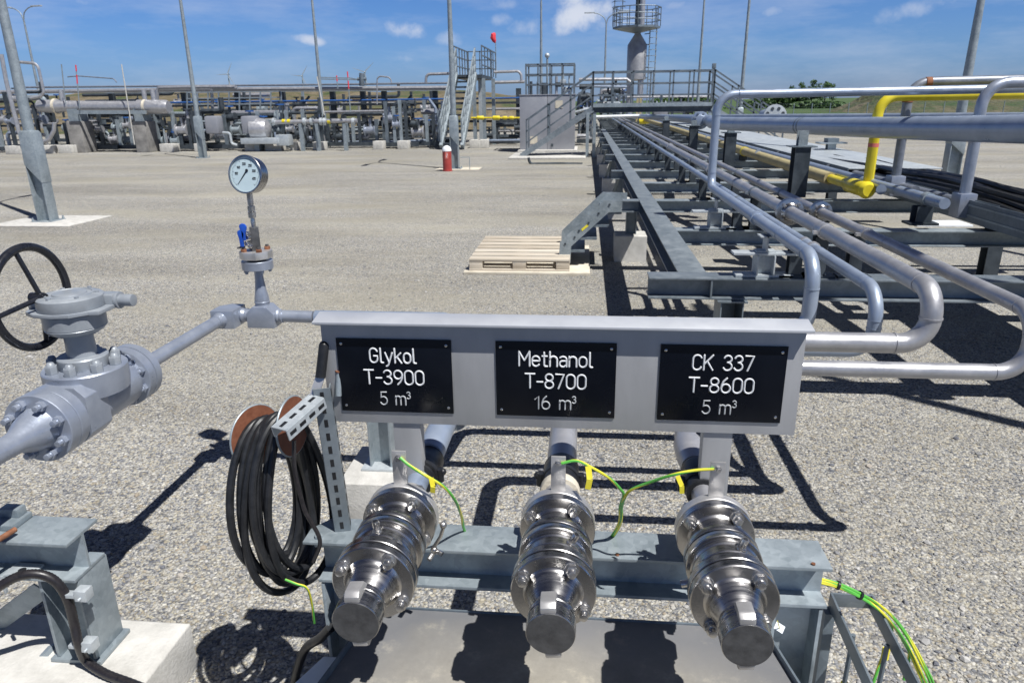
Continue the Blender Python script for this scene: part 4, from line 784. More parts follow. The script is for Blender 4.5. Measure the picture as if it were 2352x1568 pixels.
eb = thing('earth_cable_bundle', gz(1880, 1332, .56), 'bundle of green yellow earth cables with black ties curving down at the right', 'cable bundle')
base = [gz(1800, 1315, .60), gz(1878, 1331, .58), gz(1925, 1343, .57), gz(1975, 1366, .55), gz(2020, 1395, .50), gz(2058, 1435, .42), gz(2090, 1485, .34), gz(2112, 1530, .28), gz(2132, 1575, .22), gz(2150, 1640, .1)]
offs = [(0, 0, .005), (.005, .003, 0), (-.004, -.003, .001), (.001, -.005, -.004)]
for k, o in enumerate(offs):
    pts = [p+V(*o)*(1+.55*max(0, i-3)) for i, p in enumerate(base)]; MB().tube(spline(pts, 7), .0037, 8, uv=True).build('cable', 'earth_wire', eb)
for i in (2, 3):
    p = base[i]; d = (base[i+1]-base[i-1]).normalized(); MB().cyl(p-d*.003, p+d*.003, .0118, n=14).build('cable_tie', 'black', eb)
for (pts, tg) in (([(2033, 1412, .47), (2048, 1440, .42), (2040, 1478, .36), (2022, 1520, .30), (2005, 1570, .24)], (2034, 1500, .335)), ([(2090, 1492, .33), (2086, 1520, .29), (2076, 1560, .24)], None)):
    MB().tube(spline([gz(*q) for q in pts], 7), .0042, 8, uv=True).build('branch_cable', 'earth_wire', eb)
    if tg: p = gz(*tg); MB().box(p, (.028, .004, .05), rz=.5).build('tag', 'tag', eb)
tgp = gz(1790, 1440, .55); t = thing('paper_tag', tgp, 'small white tag on yellow string below the CK 337 coupling', 'tag'); mb = MB(); mb.box(tgp, (.026, .002, .018), m=Matrix.Rotation(.6, 3, 'Y') @ Matrix.Rotation(-.6, 3, 'X')); mb.build('card', 'white', t); MB().tube([gz(1786, 1425, .60), tgp+V(0, -.002, 0)], .0012, 6).build('string', 'tag', t)
# ================================================================== PIPE RACK
ZR = .78
rack = thing('pipe_rack', (2.2, 4, 0), 'long low steel pipe rack of cross beams running away from the sign', 'pipe rack')
MB().ibeam((.385, 4.15, ZR-.062), (4.8, 4.15, ZR-.062), .124, .165, .010, .006).build('front_beam', 'galv_rack', rack, bev=.002)
for x in (.80, .86): pass
mb = MB(); mb.bb((.735, 4.07, ZR-.1135), (.745, 4.1435, ZR-.0105)); mb.build('stiffener', 'galv_rack', rack)
MB().ibeam((.65, 4.235, ZR-.063), (.65, 27.0, ZR-.063), .122, .165, .010, .006).build('side_beam', 'galv_rack', rack, bev=.002)
YSB = [5.78, 7.55, 9.2, 10.85]+[12.5+1.65*k for k in range(22)]
for i, y in enumerate(YSB):
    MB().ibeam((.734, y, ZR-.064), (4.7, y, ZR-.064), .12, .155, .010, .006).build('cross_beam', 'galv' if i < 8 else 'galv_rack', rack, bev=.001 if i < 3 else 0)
    if i % 2: MB().ibeam((.40, y, ZR-.064), (.565, y, ZR-.064), .12, .15, .010, .006).build('beam_stub', 'galv_rack', rack)
for i, (x, y) in enumerate([(.86, 4.15), (3.9, 4.15)]):
    mb = MB(); w = .062
    for a in (-1, 1): mb.bb((x+a*w-.004, y-.10, 0), (x+a*w+.004, y+.10, ZR-.138))
    mb.bb((x-w+.004, y+.092, 0), (x+w-.004, y+.10, ZR-.138)); mb.bb((x-.085, y-.11, ZR-.137), (x+.085, y+.11, ZR-.1255)); mb.build('front_post', 'galv_rack', rack, bev=.002)
# blocks and posts under the side beam
blk = []
for i, y in enumerate([8.28, 11.4, 14.6, 17.9, 21.2, 24.5]):
    lab = ['grey concrete footing under the rack side beam, nearest the pallet', 'concrete footing under the rack side beam, second from the pallet', 'concrete footing under the rack side beam, third from the pallet', 'concrete footing under the rack side beam, fourth from the pallet', 'concrete footing under the rack side beam, near the walkway stairs', 'concrete footing under the rack side beam, at the walkway stair top'][i]
    bevel_block(.36, .72, y-.17, y+.17, .30, .012).build('rack_footing', 'concrete', None, label=lab, cat='concrete footing', group='footings under the rack side beam')
    MB().ibeam((.545, y, .302), (.545, y, ZR-.1245), .12, .12, .01, .006, up=(1, 0, 0)).build('side_post', 'galv_rack', rack)
    if i: MB().bar((.42, y-.1, .305), (.52, y-.3, ZR-.128), .05, .006).build('side_brace', 'galv_rack', rack)
for x in (2.4, 4.1):
    for y in (7.55, 12.5, 19.1): MB().ibeam((x, y, 0), (x, y, ZR-.1245), .14, .14, .01, .006).build('inner_post', 'dark_steel', rack)
# raised shoes carrying the four pipes
def shoe(x, y, zt, w=.055):
    mb = MB(); mb.bb((x-.16, y-.05, ZR+.0015), (x+.16, y+.05, ZR+.016)); mb.ibeam((x, y, ZR+.0165), (x, y, ZR+.128), .10, .13, .008, .006, up=(1, 0, 0)); mb.bb((x-.18, y-.05, ZR+.1285), (x+.18, y+.05, ZR+.142)); mb.bb((x-w, y-.04, ZR+.1425), (x+w, y+.04, ZR+.152)); mb.bb((x-.005, y-.05, ZR+.152), (x+.005, y+.05, zt)); mb.bb((x-.04, y-.05, zt-.008), (x+.04, y+.05, zt)); mb.build('pipe_shoe', 'galv_light', rack, bev=.001)
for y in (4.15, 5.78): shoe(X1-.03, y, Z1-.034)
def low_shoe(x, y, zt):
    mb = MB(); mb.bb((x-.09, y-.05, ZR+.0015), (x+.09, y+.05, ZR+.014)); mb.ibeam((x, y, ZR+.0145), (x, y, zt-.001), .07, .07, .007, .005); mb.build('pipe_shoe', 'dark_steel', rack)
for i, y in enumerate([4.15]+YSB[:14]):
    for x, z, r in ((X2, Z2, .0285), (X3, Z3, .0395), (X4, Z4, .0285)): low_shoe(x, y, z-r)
for x, y, z, r in ((X2, 4.0, Z2, .0285), (X3, 4.08, Z3, .0395), (X4, 4.02, Z4, .0285), (X2, 5.8, Z2, .0285), (X3, 5.85, Z3, .0395), (X4, 5.8, Z4, .0285), (X3, 7.5, Z3, .0395), (X4, 7.5, Z4, .0285), (X3, 9.2, Z3, .0395), (X4, 9.2, Z4, .0285)):
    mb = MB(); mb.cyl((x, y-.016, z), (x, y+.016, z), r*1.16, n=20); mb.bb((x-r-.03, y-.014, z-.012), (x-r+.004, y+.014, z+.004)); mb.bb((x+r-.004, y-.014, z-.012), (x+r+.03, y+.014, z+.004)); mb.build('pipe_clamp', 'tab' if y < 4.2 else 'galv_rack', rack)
# ------------------------------------------------------------------ step stairs over the beam, pallet and slab
ss = thing('step_stair', (.1, 8.2, 0), 'small galvanised step stair climbing from the pallet to the rack beam', 'steps')
for y in (7.72, 8.45):
    D = lambda u, v: gy(u, v, 7.72)+V(0, y-7.72, 0)
    mb = MB(); mb.prism([D(1283, 602), D(1310, 604), D(1312, 566), D(1398, 488), D(1448, 486), D(1450, 462), D(1388, 460), D(1286, 556)], (0, 1, 0), .008); mb.build('stringer', 'galv', ss)
    mb = MB()
    for u, v in ((1300, 590), (1298, 560), (1330, 530), (1352, 512), (1375, 490), (1400, 470), (1320, 545)): p = D(u, v); mb.cyl(p+V(0, -.008, 0), p+V(0, -.001, 0), .012, n=8)
    if y < 8: mb.build('bolt_head', 'dark_steel', ss); MB().prism([D(1335, 526)+V(0, -.002, 0), D(1350, 514)+V(0, -.002, 0), D(1352, 519)+V(0, -.002, 0), D(1337, 531)+V(0, -.002, 0)], (0, 1, 0), .0015).build('yellow_label', 'tag', ss)
for k in range(4):
    p = gy(1290, 585, 7.72).lerp(gy(1402, 468, 7.72), (k+.4)/4); mb = MB(); mb.bb((p.x-.02, 7.729, p.z-.03), (p.x+.20, 8.449, p.z-.005)); mb.build('tread', 'galv_dark', ss)
MB().bb((-1.27, 7.41, 0), (.08, 8.95, .03)).build('concrete_slab', 'concrete_tan', None, bev=.004, label='thin sandy concrete slab under the wooden pallet', cat='slab')
pal = thing('pallet', (-.67, 8.15, .03), 'bleached wooden pallet lying at the foot of the step stair', 'pallet')
px0, px1, py0, py1 = -1.215, -.135, 7.47, 8.85
n = 7
for k in range(n):
    y = py0+(py1-py0-.145)*k/(n-1); MB().bb((px0, y, .136), (px1, y+.145, .160)).build('deck_board', 'wood', pal, bev=.003)
for x in (px0, (px0+px1)/2-.07, px1-.145):
    MB().bb((x, py0+.005, .110), (x+.145, py1-.005, .1355)).build('stringer_board', 'wood', pal, bev=.003)
    for y in (py0+.003, (py0+py1)/2-.07, py1-.14): MB().bb((x+.002, y, .052), (x+.143, y+.135, .1095)).build('block', 'wood', pal, bev=.003)
for y in (py0, (py0+py1)/2-.07, py1-.145): MB().bb((px0, y, .031), (px1, y+.12, .0515)).build('bottom_board', 'wood', pal, bev=.003)
# ------------------------------------------------------------------ right-hand pipes
def poly_pipe(name, label, pts, r, m, bend=0, welds=(), n=16, cat='pipe', group=None):
    return pipe_thing(name, label, pts, r, m, bend, cat=cat, n=n, welds=welds, group=group)
# big silver pipe
bpth = [gy(1432, 266.5, 40), gy(1590, 273.5, 16.8), gy(1640, 282.5, 11.8), gy(1740, 286, 10.0), gy(1850, 289.5, 8.6), gy(2060, 294, 6.6), gy(2352, 297, 5.1), gy(2800, 298, 3.7)]
bt = thing('gas_pipe', bpth[1], 'thick blue silver pipe sweeping across the right at eye height', 'pipe')
MB().tube(spline(bpth, 8), .091, 28).build('run', 'pipe_blue', bt)
for k, (i, w) in enumerate(((2, .09), (4, .05))):
    pass
p0, p1 = gy(1590, 273.5, 16.8), gy(1640, 282.5, 11.8); d = (p1-p0).normalized()
flange_pair(bt, p0.lerp(p1, .45), d, .165, .04, 'pipe_blue', 8)
pw = gy(1850, 289.5, 8.6); d = (gy(2060, 294, 6.6)-gy(1740, 286, 10.0)).normalized()
for o in (-.12, -.04): MB().cyl(pw+d*o-d*.012, pw+d*o+d*.012, .094, n=24).build('strap', 'galv_dark', bt)
MB().cyl(pw+d*.62-d*.006, pw+d*.62+d*.006, .0925, n=24).build('paint_mark', 'rust', bt)
def tall_post(u, v, vt, Yp, lab, pm='dark_steel'):
    b = gz(u, v, ZR); t = thing('pipe_support_post', b, lab, 'support post', 'posts under the thick silver pipe')
    top = gy(u, vt, b.y).z
    MB().ibeam((b.x, b.y, ZR+.002), (b.x, b.y, ZR+.50), .16, .15, .012, .007).build('lower_post', pm, t)
    MB().bb((b.x-.13, b.y-.10, ZR+.5005), (b.x+.13, b.y+.10, ZR+.512)).build('cap_plate', 'galv_dark', t)
    MB().ibeam((b.x, b.y, ZR+.5125), (b.x, b.y, max(top, ZR+.6)), .09, .09, .009, .006).build('upper_post', 'galv', t)
    return t
tall_post(1828, 452, 300, 0, 'dark steel post under the thick silver pipe, nearest to the sign')
tall_post(1672, 386, 288, 0, 'dark steel post under the thick silver pipe, second from the near end')
tall_post(1590, 352, 280, 0, 'dark steel post under the thick silver pipe, third from the near end')
tall_post(1528, 327, 272, 0, 'dark steel post under the thick silver pipe, fourth from the near end')
# T-shaped bracket post
b = gz(1903, 378, ZR+.0); tp = thing('bracket_post', (b.x, b.y, ZR), 'steel T-post with empty saddle plate beside the yellow riser', 'support post')
top = gy(1903, 330, b.y).z
MB().ibeam((b.x, b.y, ZR+.002), (b.x, b.y, top), .12, .12, .01, .007).build('post', 'galv', tp); MB().bb((b.x-.2, b.y-.12, top+.001), (b.x+.2, b.y+.12, top+.02)).build('saddle_plate', 'galv', tp); MB().bb((b.x-.08, b.y-.10, top+.0205), (b.x+.08, b.y+.10, top+.08)).build('cradle', 'galv_dark', tp)
# second dark blue pipe just behind the thick one (shows along its top edge)
pth = [gy(1640, 269, 15), gy(1900, 269, 12), gy(2352, 268, 9.5), gy(2700, 266, 8)]
poly_pipe('return_pipe', 'slim blue grey pipe showing just above the thick silver pipe', pth, .05, 'pipe_blue')
# flange face standing up behind
fb = gy(1780, 268, 20); fw = thing('blind_flange', fb, 'round white flange with bolt holes standing up behind the thick silver pipe', 'flange')
mb = MB(); mb.cyl(fb, fb+V(0, .06, 0), .30, n=32); mb.build('disc', 'galv_light', fw, bev=.01)
for k in range(8):
    a = R_(22.5+45*k); p = fb+V(math.cos(a)*.21, -.001, math.sin(a)*.21); MB().cyl(p, p+V(0, -.01, 0), .042, n=12).build('bolt_hole', 'dark_steel', fw)
MB().cyl(fb+V(0, .0605, 0), fb+V(0, 1.2, 0), .16, n=20).build('neck', 'pipe_blue', fw)
# yellow gas line
ZY = .95; yb = gz(1985, 428, ZY)
yt = poly_pipe('yellow_gas_pipe', 'bright yellow gas pipe rising in an elbow and leaving to the right', [(yb.x-.06, 46, ZY), (yb.x-.02, yb.y, ZY-.02), (yb.x+.03, yb.y-.0, ZY+.02), (yb.x+.03, yb.y, 1.757), (9.5, yb.y+.2, 1.765)], .046, 'yellow', [.0, .0, .16], n=20)
mb = MB(); mb.cyl((yb.x-.022, yb.y+.34, ZY-.02), (yb.x-.02, yb.y-.13, ZY-.02), .072, n=24); mb.build('reducer', 'yellow', yt, bev=.01); MB().cyl((yb.x-.02, yb.y-.131, ZY-.02), (yb.x-.02, yb.y-.19, ZY-.02), .080, .055, n=24).build('bell_end', 'yellow', yt)
MB().cyl((yb.x+.03, yb.y, 1.31), (yb.x+.03, yb.y, 1.345), .0468, n=20).build('red_band', 'orange', yt)
MB().cyl((yb.x-.03, yb.y+.9, ZY-.02), (yb.x-.06, 40, ZY), .064, n=20).build('faded_run', 'yellow_old', yt)
for y in (yb.y+5.2,): MB().cyl((yb.x-.03, y, ZY-.02), (yb.x-.03, y+.08, ZY-.02), .075, n=20).build('coupling_band', 'yellow', yt)
# dark pipe parallel to it ending in an open support
ea = gz(2170, 468, .98); poly_pipe('condensate_pipe', 'grey pipe with open end running beside the yellow pipe', [(ea.x, ea.y, .98), (ea.x-.12, 46, .98)], .042, 'pipe_blue')
ed = gz(2212, 468, .93); poly_pipe('drain_pipe', 'dark grey pipe just right of the faded yellow run', [(ed.x, ed.y, .93), (ed.x-.10, 46, .95)], .045, 'pipe_dark')
t = thing('pipe_cradle', (ea.x-.03, ea.y+.28, ZR), 'dark steel cradle under the open end of the grey pipe', 'pipe cradle'); MB().bb((ea.x-.14, ea.y+.2, ZR+.0015), (ea.x+.08, ea.y+.36, ZR+.02)).build('foot', 'dark_steel', t); MB().ibeam((ea.x-.03, ea.y+.28, ZR+.0205), (ea.x-.03, ea.y+.28, .925), .12, .12, .01, .008).build('post', 'dark_steel', t); MB().cyl((ea.x-.003, ea.y+.25, .98), (ea.x-.004, ea.y+.31, .98), .052, n=18).build('clamp', 'galv', t)
# risers with square sockets
def riser(u, v, ztop, zb, m, lab, sock):
    b = gz(u, v, zb); t = thing('riser_pipe', b, lab, 'pipe')
    MB().tube(fillet([(b.x, b.y, zb), (b.x, b.y, ztop), (9.5, b.y+.15, ztop+.05)], .17, 8), .042, 18).build('run', m, t)
    MB().box((b.x, b.y, zb-.01), (.13, .15, .19)).build('socket', sock, t, bev=.008)
    return t, b
t, b1 = riser(2055, 424, gy(2200, 187, 7.3).z, .95, 'pipe_dark', 'weathered dark grey riser with rusty joint behind the thick pipe', 'paint')
MB().cyl((b1.x+.13, b1.y, gy(2200, 187, 7.3).z-.004), (b1.x+.18, b1.y, gy(2200, 187, 7.3).z-.002), .046, n=18).build('rusty_joint', 'rust', t); MB().cyl((b1.x, b1.y, 1.70), (b1.x, b1.y, 1.725), .046, n=18).build('weld', 'rust', t)
t, b2_ = riser(2212, 468, gy(2330, 190, 6.1).z, .93, 'paint', 'pale silver riser nearest the right edge with square socket', 'paint')
# cable trays on the right: galvanised box trays, black cables on top
for k, (ua, va, zz, lab) in enumerate(((2140, 455, .92, 'galvanised cable tray wall right of the dark riser socket'), (2235, 492, .90, 'galvanised cable tray wall at the right edge beyond the silver riser'))):
    p = gz(ua, va, zz); t = thing('cable_tray', (p.x+.2, p.y, .7), lab, 'cable tray', 'cable trays at the right')
    L_ = 30 if k == 0 else p.y-3.6
    y1 = p.y+6 if k == 0 else p.y+.85; y0 = p.y-.85 if k == 0 else 3.4
    MB().bb((p.x+.10, y0, .80), (p.x+.106, y1, .97)).build('near_wall', 'galv_dark', t); MB().bb((p.x+.1065, y0, .80), (p.x+.86, y1, .806)).build('floor', 'galv_dark', t); MB().bb((p.x+.8605, y0, .80), (p.x+.867, y1, .97)).build('far_wall', 'galv_dark', t)
    for q in (.845, .925): MB().bb((p.x+.094, y0, q), (p.x+.0995, y1, q+.014)).build('rib', 'galv', t)
tp = gz(2140, 455, .92)
cbn = thing('cable_run', (tp.x+.5, 6, .9), 'bundle of thick black cables lying in the right cable trays', 'cables')
rnd = random.Random(5)
for k in range(11):
    x0 = tp.x+.16+.062*k; pts = [(x0+.05*rnd.uniform(-1, 1), y, .87+.05*(k % 3)+.10*math.exp(-((y-7.2)/1.6)**2)*(k % 4)/3+.012*math.sin(y*2+k)) for y in (3.3, 4.2, 5.2, 6.2, 7.0, 7.8, 8.6, 9.6, 10.6)]
    MB().tube(spline(pts, 4), .026, 8).build('cable', 'black', cbn)
# flat deck covers further along
dk = thing('tray_cover', (3.4, 14, 1.0), 'long flat galvanised cover over the cable trays past the yellow riser', 'tray cover')
a = gz(1985, 388, 1.0)
for k in range(7):
    y0 = a.y+.1+3.0*k; MB().bb((2.95, y0, .985+.002*(k % 2)), (3.95, y0+2.99, .998+.002*(k % 2))).build('cover_plate', 'galv_light', dk, bev=.002)
    MB().bb((2.94, y0, .90), (2.949, y0+2.99, 1.0)).build('edge_fold', 'galv_dark', dk)
for k in range(7): MB().ibeam((3.1, a.y+2+3*k, ZR+.002), (3.1, a.y+2+3*k, .984), .1, .1, .01, .008).build('stand', 'dark_steel', dk)
# small stands of the yellow pipe
for k, y in enumerate((9.2, 12.5, 15.8, 19.1, 22.4)):
    t = thing('pipe_stand', (yb.x-.03, y, ZR), ['dark stand under the faded yellow pipe, nearest the yellow elbow', 'dark stand under the faded yellow pipe, second from the elbow', 'dark stand under the faded yellow pipe, third from the elbow', 'dark stand under the faded yellow pipe, fourth from the elbow', 'dark stand under the faded yellow pipe, farthest from the elbow'][k], 'pipe stand', 'stands under the yellow pipe')
    MB().ibeam((yb.x-.03, y, ZR+.002), (yb.x-.03, y, ZY-.086), .11, .11, .01, .007).build('post', 'dark_steel', t); MB().bb((yb.x-.11, y-.05, ZY-.0855), (yb.x+.05, y+.05, ZY-.078)).build('plate', 'galv_dark', t)
# white plate on the gravel under the trays
wsl = gz(2140, 518, 0); MB().bb((wsl.x-.25, wsl.y-.12, 0), (wsl.x+.5, wsl.y+.3, .03)).build('white_slab', 'white', None, bev=.005, label='white flat slab lying under the cable trays at the right', cat='slab')
# ================================================================== HILLS, FAR LAND
def ridge(name, prof, Yb, Yt, m, seed, amp):
    rnd = random.Random(seed); top = [gy(u, v, Yt) for u, v in prof]; nx, ny = 160, 16; vs = []; fs = []
    xs = [t.x for t in top]
    def zt(x):
        for i in range(len(xs)-1):
            if xs[i] <= x <= xs[i+1]: f = (x-xs[i])/(xs[i+1]-xs[i]); f = f*f*(3-2*f); return top[i].z*(1-f)+top[i+1].z*f
        return 0
    ph = [(rnd.uniform(.2, 1.4), rnd.uniform(.2, 1.4), rnd.uniform(0, 6)) for _ in range(9)]
    for j in range(ny+1):
        for i in range(nx+1):
            x = xs[0]+(xs[-1]-xs[0])*i/nx; f = j/ny; s = math.sin(min(1, f*1.45)*math.pi/2)**1.2 if f < .7 else math.cos((f-.7)/.3*math.pi/2)
            y = Yb+(Yt-Yb)*1.35*f; q = sum(math.sin(a*x+b*y+c) for a, b, c in ph)/9
            vs.append((x, y, max(0, zt(x))*s*(1+.10*q)+amp*q*s-.06))
    for j in range(ny):
        for i in range(nx): fs.append((j*(nx+1)+i, j*(nx+1)+i+1, (j+1)*(nx+1)+i+1, (j+1)*(nx+1)+i))
    mb = MB(); mb.add(vs, fs); return struct(name, mb, m, ang=180)
ridge('earth_bank', [(-700, 236), (-200, 234), (0, 229), (120, 222), (260, 213), (420, 208), (560, 209), (700, 207), (860, 209), (1000, 208), (1120, 212), (1190, 219), (1260, 230), (1320, 238)], 48, 70, 'hill', 2, .12)
ridge('grassy_mound', [(1895, 262), (1925, 250), (1955, 236), (1990, 216), (2030, 206), (2090, 203), (2200, 200), (2352, 197), (2600, 194), (3000, 200), (3400, 215)], 85, 105, 'hill_green', 4, .18)
# ================================================================== TREES
def tree(u, vtop, Yt, w, label, m, seed, n=420):
    rnd = random.Random(seed); base = gy(u, vtop, Yt); h = base.z; base = V(base.x, Yt, 0)
    t = thing('tree', base, label, 'tree', 'trees beyond the rack')
    mb = MB(); mb.tube([base, base+V(.1, 0, h*.35), base+V(-.1, 0, h*.7)], [.028*h, .02*h, .008*h], 8)
    for k in range(5): a = rnd.uniform(0, 6.3); z = h*rnd.uniform(.25, .6); mb.tube([base+V(0, 0, z), base+V(math.cos(a)*w*.35, math.sin(a)*w*.35, z+h*.18)], [.010*h, .003*h], 5)
    mb.build('trunk', 'bark', t)
    cl = [(rnd.uniform(-.36, .36)*w, rnd.uniform(-.36, .36)*w, h*rnd.uniform(.30, .88), rnd.uniform(.10, .19)*w) for _ in range(15)]+[(rnd.uniform(-.1, .1)*w, 0, h*.9, .12*w)]
    mb = MB()
    for k in range(n):
        c = rnd.choice(cl); d = V(rnd.gauss(0, 1), rnd.gauss(0, 1), rnd.gauss(0, 1)).normalized()*c[3]*rnd.random()**.4; p = base+V(c[0], c[1], c[2])+d; p.z = min(max(p.z, h*.12), h)
        a = V(rnd.gauss(0, 1), rnd.gauss(0, 1), rnd.gauss(0, 1)).normalized(); b = a.cross(V(rnd.gauss(0, 1), rnd.gauss(0, 1), rnd.gauss(0, 1))).normalized(); s = rnd.uniform(.022, .05)*w
        mb.add([p-a*s, p+b*s*.6, p+a*s, p-b*s*.6], [(0, 1, 2, 3)])
    mb.build('crown', m, t, smooth=False)
kinds = ['low bushy tree at the left end of the clump beyond the rack', 'rounded tree second from the left in the clump beyond the rack', 'broad dark tree left of the middle of the clump', 'full dark tree in the middle of the clump beyond the rack', 'tall narrow tree left of the tallest one in the clump', 'tallest tree of the clump beyond the rack', 'tall slim tree at the right end of the clump by the mound', 'low dark bush under the tall trees of the clump', 'pale bush at the right foot of the clump', 'small bush beside the walkway stair end', 'dark tree seen through the walkway railing, left one', 'dark tree seen through the walkway railing, middle one', 'dark tree seen through the walkway railing, right one', 'pale small bush at the foot of the grassy mound', 'low grey-green bush between stair end and clump']
for i, q in enumerate([(1745, 234, 150, 8, 'leaf'), (1772, 224, 150, 8, 'leaf_light'), (1800, 213, 148, 8, 'leaf'), (1820, 220, 147, 6, 'leaf'), (1838, 189, 146, 4.2, 'leaf'), (1868, 184, 144, 5.0, 'leaf'), (1898, 187, 143, 4.0, 'leaf_light'), (1862, 236, 141, 8, 'leaf'), (1905, 236, 141, 7, 'leaf_light'), (1722, 246, 152, 6, 'leaf'), (1545, 228, 140, 8, 'leaf'), (1580, 224, 140, 9, 'leaf'), (1614, 229, 140, 8, 'leaf'), (1928, 243, 160, 6, 'leaf_light'), (1690, 250, 150, 8, 'leaf_light')]):
    tree(q[0], q[1], q[2], q[3], kinds[i], q[4], 20+i, 1300)
# ================================================================== FENCE AND TURBINES
fe = thing('mesh_fence', gz(2100, 262, 0), 'thin grey mesh fence along the foot of the grassy mound', 'fence')
f0, f1 = gy(1700, 262, 80), gy(2900, 255, 74); f0.z = f1.z = 0; n = 26
for k in range(n+1): p = f0.lerp(f1, k/n); MB().cyl(p, p+V(0, 0, 1.25), .045, n=6).build('post', 'galv', fe)
mb = MB()
for z in (.1, .3, .5, .7, .9, 1.1, 1.22): mb.bar(f0+V(0, 0, z), f1+V(0, 0, z), .012, .012)
mb.build('wire_mesh', 'galv_dark', fe)
def turbine(u, v, Yt, L_, rot, label):
    h = gy(u, v, Yt); b = V(h.x, Yt, 0); t = thing('wind_turbine', b, label, 'wind turbine', 'wind turbines on the horizon')
    mb = MB(); mb.cyl(b, b+V(0, 0, h.z), 3.2, 1.8, n=14); mb.build('tower', 'turbine', t)
    mb = MB(); mb.box(h+V(0, 1, 0), (4, 10, 4)); mb.ball(h+V(0, -5, 0), 2.2, 10, 6); mb.build('nacelle', 'turbine', t, bev=.5)
    for k in range(3):
        a = R_(rot+120*k); d = V(math.sin(a), 0, math.cos(a)); s = V(d.z, 0, -d.x); o = h+V(0, -5.5, 0)
        MB().prism([o-s*1.0, o+d*L_*.2-s*1.8, o+d*L_, o+d*L_*.98+s*.4, o+d*L_*.2+s*1.6, o+s*1.0], (0, 1, 0), .8).build('blade', 'turbine', t)
turbine(524, 171, 2500, 42, 28, 'white wind turbine on the horizon, leftmost of the three')
turbine(694, 175, 2600, 42, 35, 'white wind turbine on the horizon, middle of the three')
turbine(838, 166, 2450, 44, 48, 'white wind turbine on the horizon, rightmost of the three')
# ================================================================== LAMP POSTS
def lamp_post(loc, label, hz=6.7, arms=math.pi/2, boxh=1.42, w=.11):
    t = thing('lamp_post', loc, label, 'lamp post', 'lamp posts around the yard'); x, y, _ = loc
    MB().ibeam((x, y, .02), (x, y, .93), w*2, w*1.9, .014, .010, up=(1, 0, 0)).build('channel_post', 'galv', t, bev=.003)
    mb = MB(); mb.add([(x-w*1.05, y-w*1.05, .90), (x+w*1.05, y-w*1.05, .62), (x+w*1.05, y+w*1.05, .62), (x-w*1.05, y+w*1.05, .90), (x-w, y-w, boxh-.04), (x+w, y-w, boxh-.04), (x+w, y+w, boxh-.04), (x-w, y+w, boxh-.04), (x-w*.8, y-w*.8, boxh), (x+w*.8, y-w*.8, boxh), (x+w*.8, y+w*.8, boxh), (x-w*.8, y+w*.8, boxh)], [(0, 1, 5, 4), (1, 2, 6, 5), (2, 3, 7, 6), (3, 0, 4, 7), (4, 5, 9, 8), (5, 6, 10, 9), (6, 7, 11, 10), (7, 4, 8, 11), (8, 9, 10, 11), (3, 2, 1, 0)]); mb.build('sleeve_box', 'galv', t, bev=.006)
    MB().bb((x-.18, y-.18, .001), (x+.18, y+.18, .0195)).build('foot_plate', 'galv', t, bev=.003)
    for a, b in ((-1, -1), (1, -1), (1, 1), (-1, 1)): MB().hexbolt((x+a*.15, y+b*.15, .02), (0, 0, 1), .022, .025, .03).build('anchor_bolt', 'galv', t)
    mb = MB(); mb.cyl((x, y, boxh), (x, y, hz-.6), .080, .042, n=18); mb.build('shaft', 'galv', t)
    for s in (-1, 1):
        d = V(math.cos(arms), math.sin(arms), 0)*s; b = V(x, y, hz-.62)
        MB().tube(spline([b, b+d*.12+V(0, 0, .35), b+d*.45+V(0, 0, .58), b+d*.75+V(0, 0, .64)], 5), .028, 8).build('arm', 'galv', t)
        p = b+d*1.0+V(0, 0, .66); sd_ = V(-d.y, d.x, 0); MB().bar(p-d*.32, p+d*.32, .15, .06).build('lamp_head', 'galv_light', t, bev=.015)
    return t
LP = [(gz(112, 508, 0), 'leaning-looking lamp post with square base nearest the left edge'), (gz(467, 363, 0), 'lamp post in front of the left pipework, second from the left'), (gz(1046, 388, 0), 'lamp post beside the red bollard'), (gz(2180, 412, 0), 'thick lamp post beyond the thick silver pipe at the right')]
proto = lamp_post(V(0, -9, 0), 'x'); p0 = LP[0][0]
tag(proto, LP[0][1]); proto.location = p0
for p, lab in LP[1:3]: dup(proto, p, lab)
t8 = dup(proto, LP[3][0], LP[3][1]); t8.scale = (1.3, 1.3, .86)
dup(proto, gz(748, 340, 0), 'lamp post rising behind the scaffold rods, third from the left')
pA = gy(1243, 150, 36); dup(proto, V(pA.x, 36, 0), 'thin lamp post behind the railed cabinet roof')
pA = gy(1608, 150, 37); dup(proto, V(pA.x, 37, 0), 'thin lamp post right of the tall stack')
pA = gy(1708, 160, 31); dup(proto, V(pA.x, 31, 0), 'lamp post behind the right end of the walkway')
pA = gy(1390, 150, 47); dup(proto, V(pA.x, 47, 0), 'far double-armed lamp just left of the tall stack', rz=R_(90))
pA = gy(70, 120, 38); dup(proto, V(pA.x, 38, 0), 'far double-armed lamp behind the left edge post', rz=R_(80))
dup(proto, V(4.05, 2.62, 0), 'lamp post close by on the right, known by its thin shadow')
pad = MB(); p = LP[0][0]; pad.bb((p.x-.62, p.y-.55, 0), (p.x+.75, p.y+.55, .012)); pad.build('foundation_pad', 'concrete', None, bev=.004, label='pale flush concrete pad under the left lamp post', cat='concrete pad')
pad = MB(); p = LP[2][0]; pad.bb((p.x-.5, p.y-.4, 0), (p.x+.7, p.y+.4, .012)); pad.build('foundation_pad', 'concrete_tan', None, bev=.004, label='sandy concrete pad under the post by the red bollard', cat='concrete pad')
p = LP[3][0]; MB().bb((p.x-.5, p.y-.4, 0), (p.x+.5, p.y+.4, .012)).build('foundation_pad', 'concrete', None, bev=.004, label='concrete pad under the thick right lamp post', cat='concrete pad')
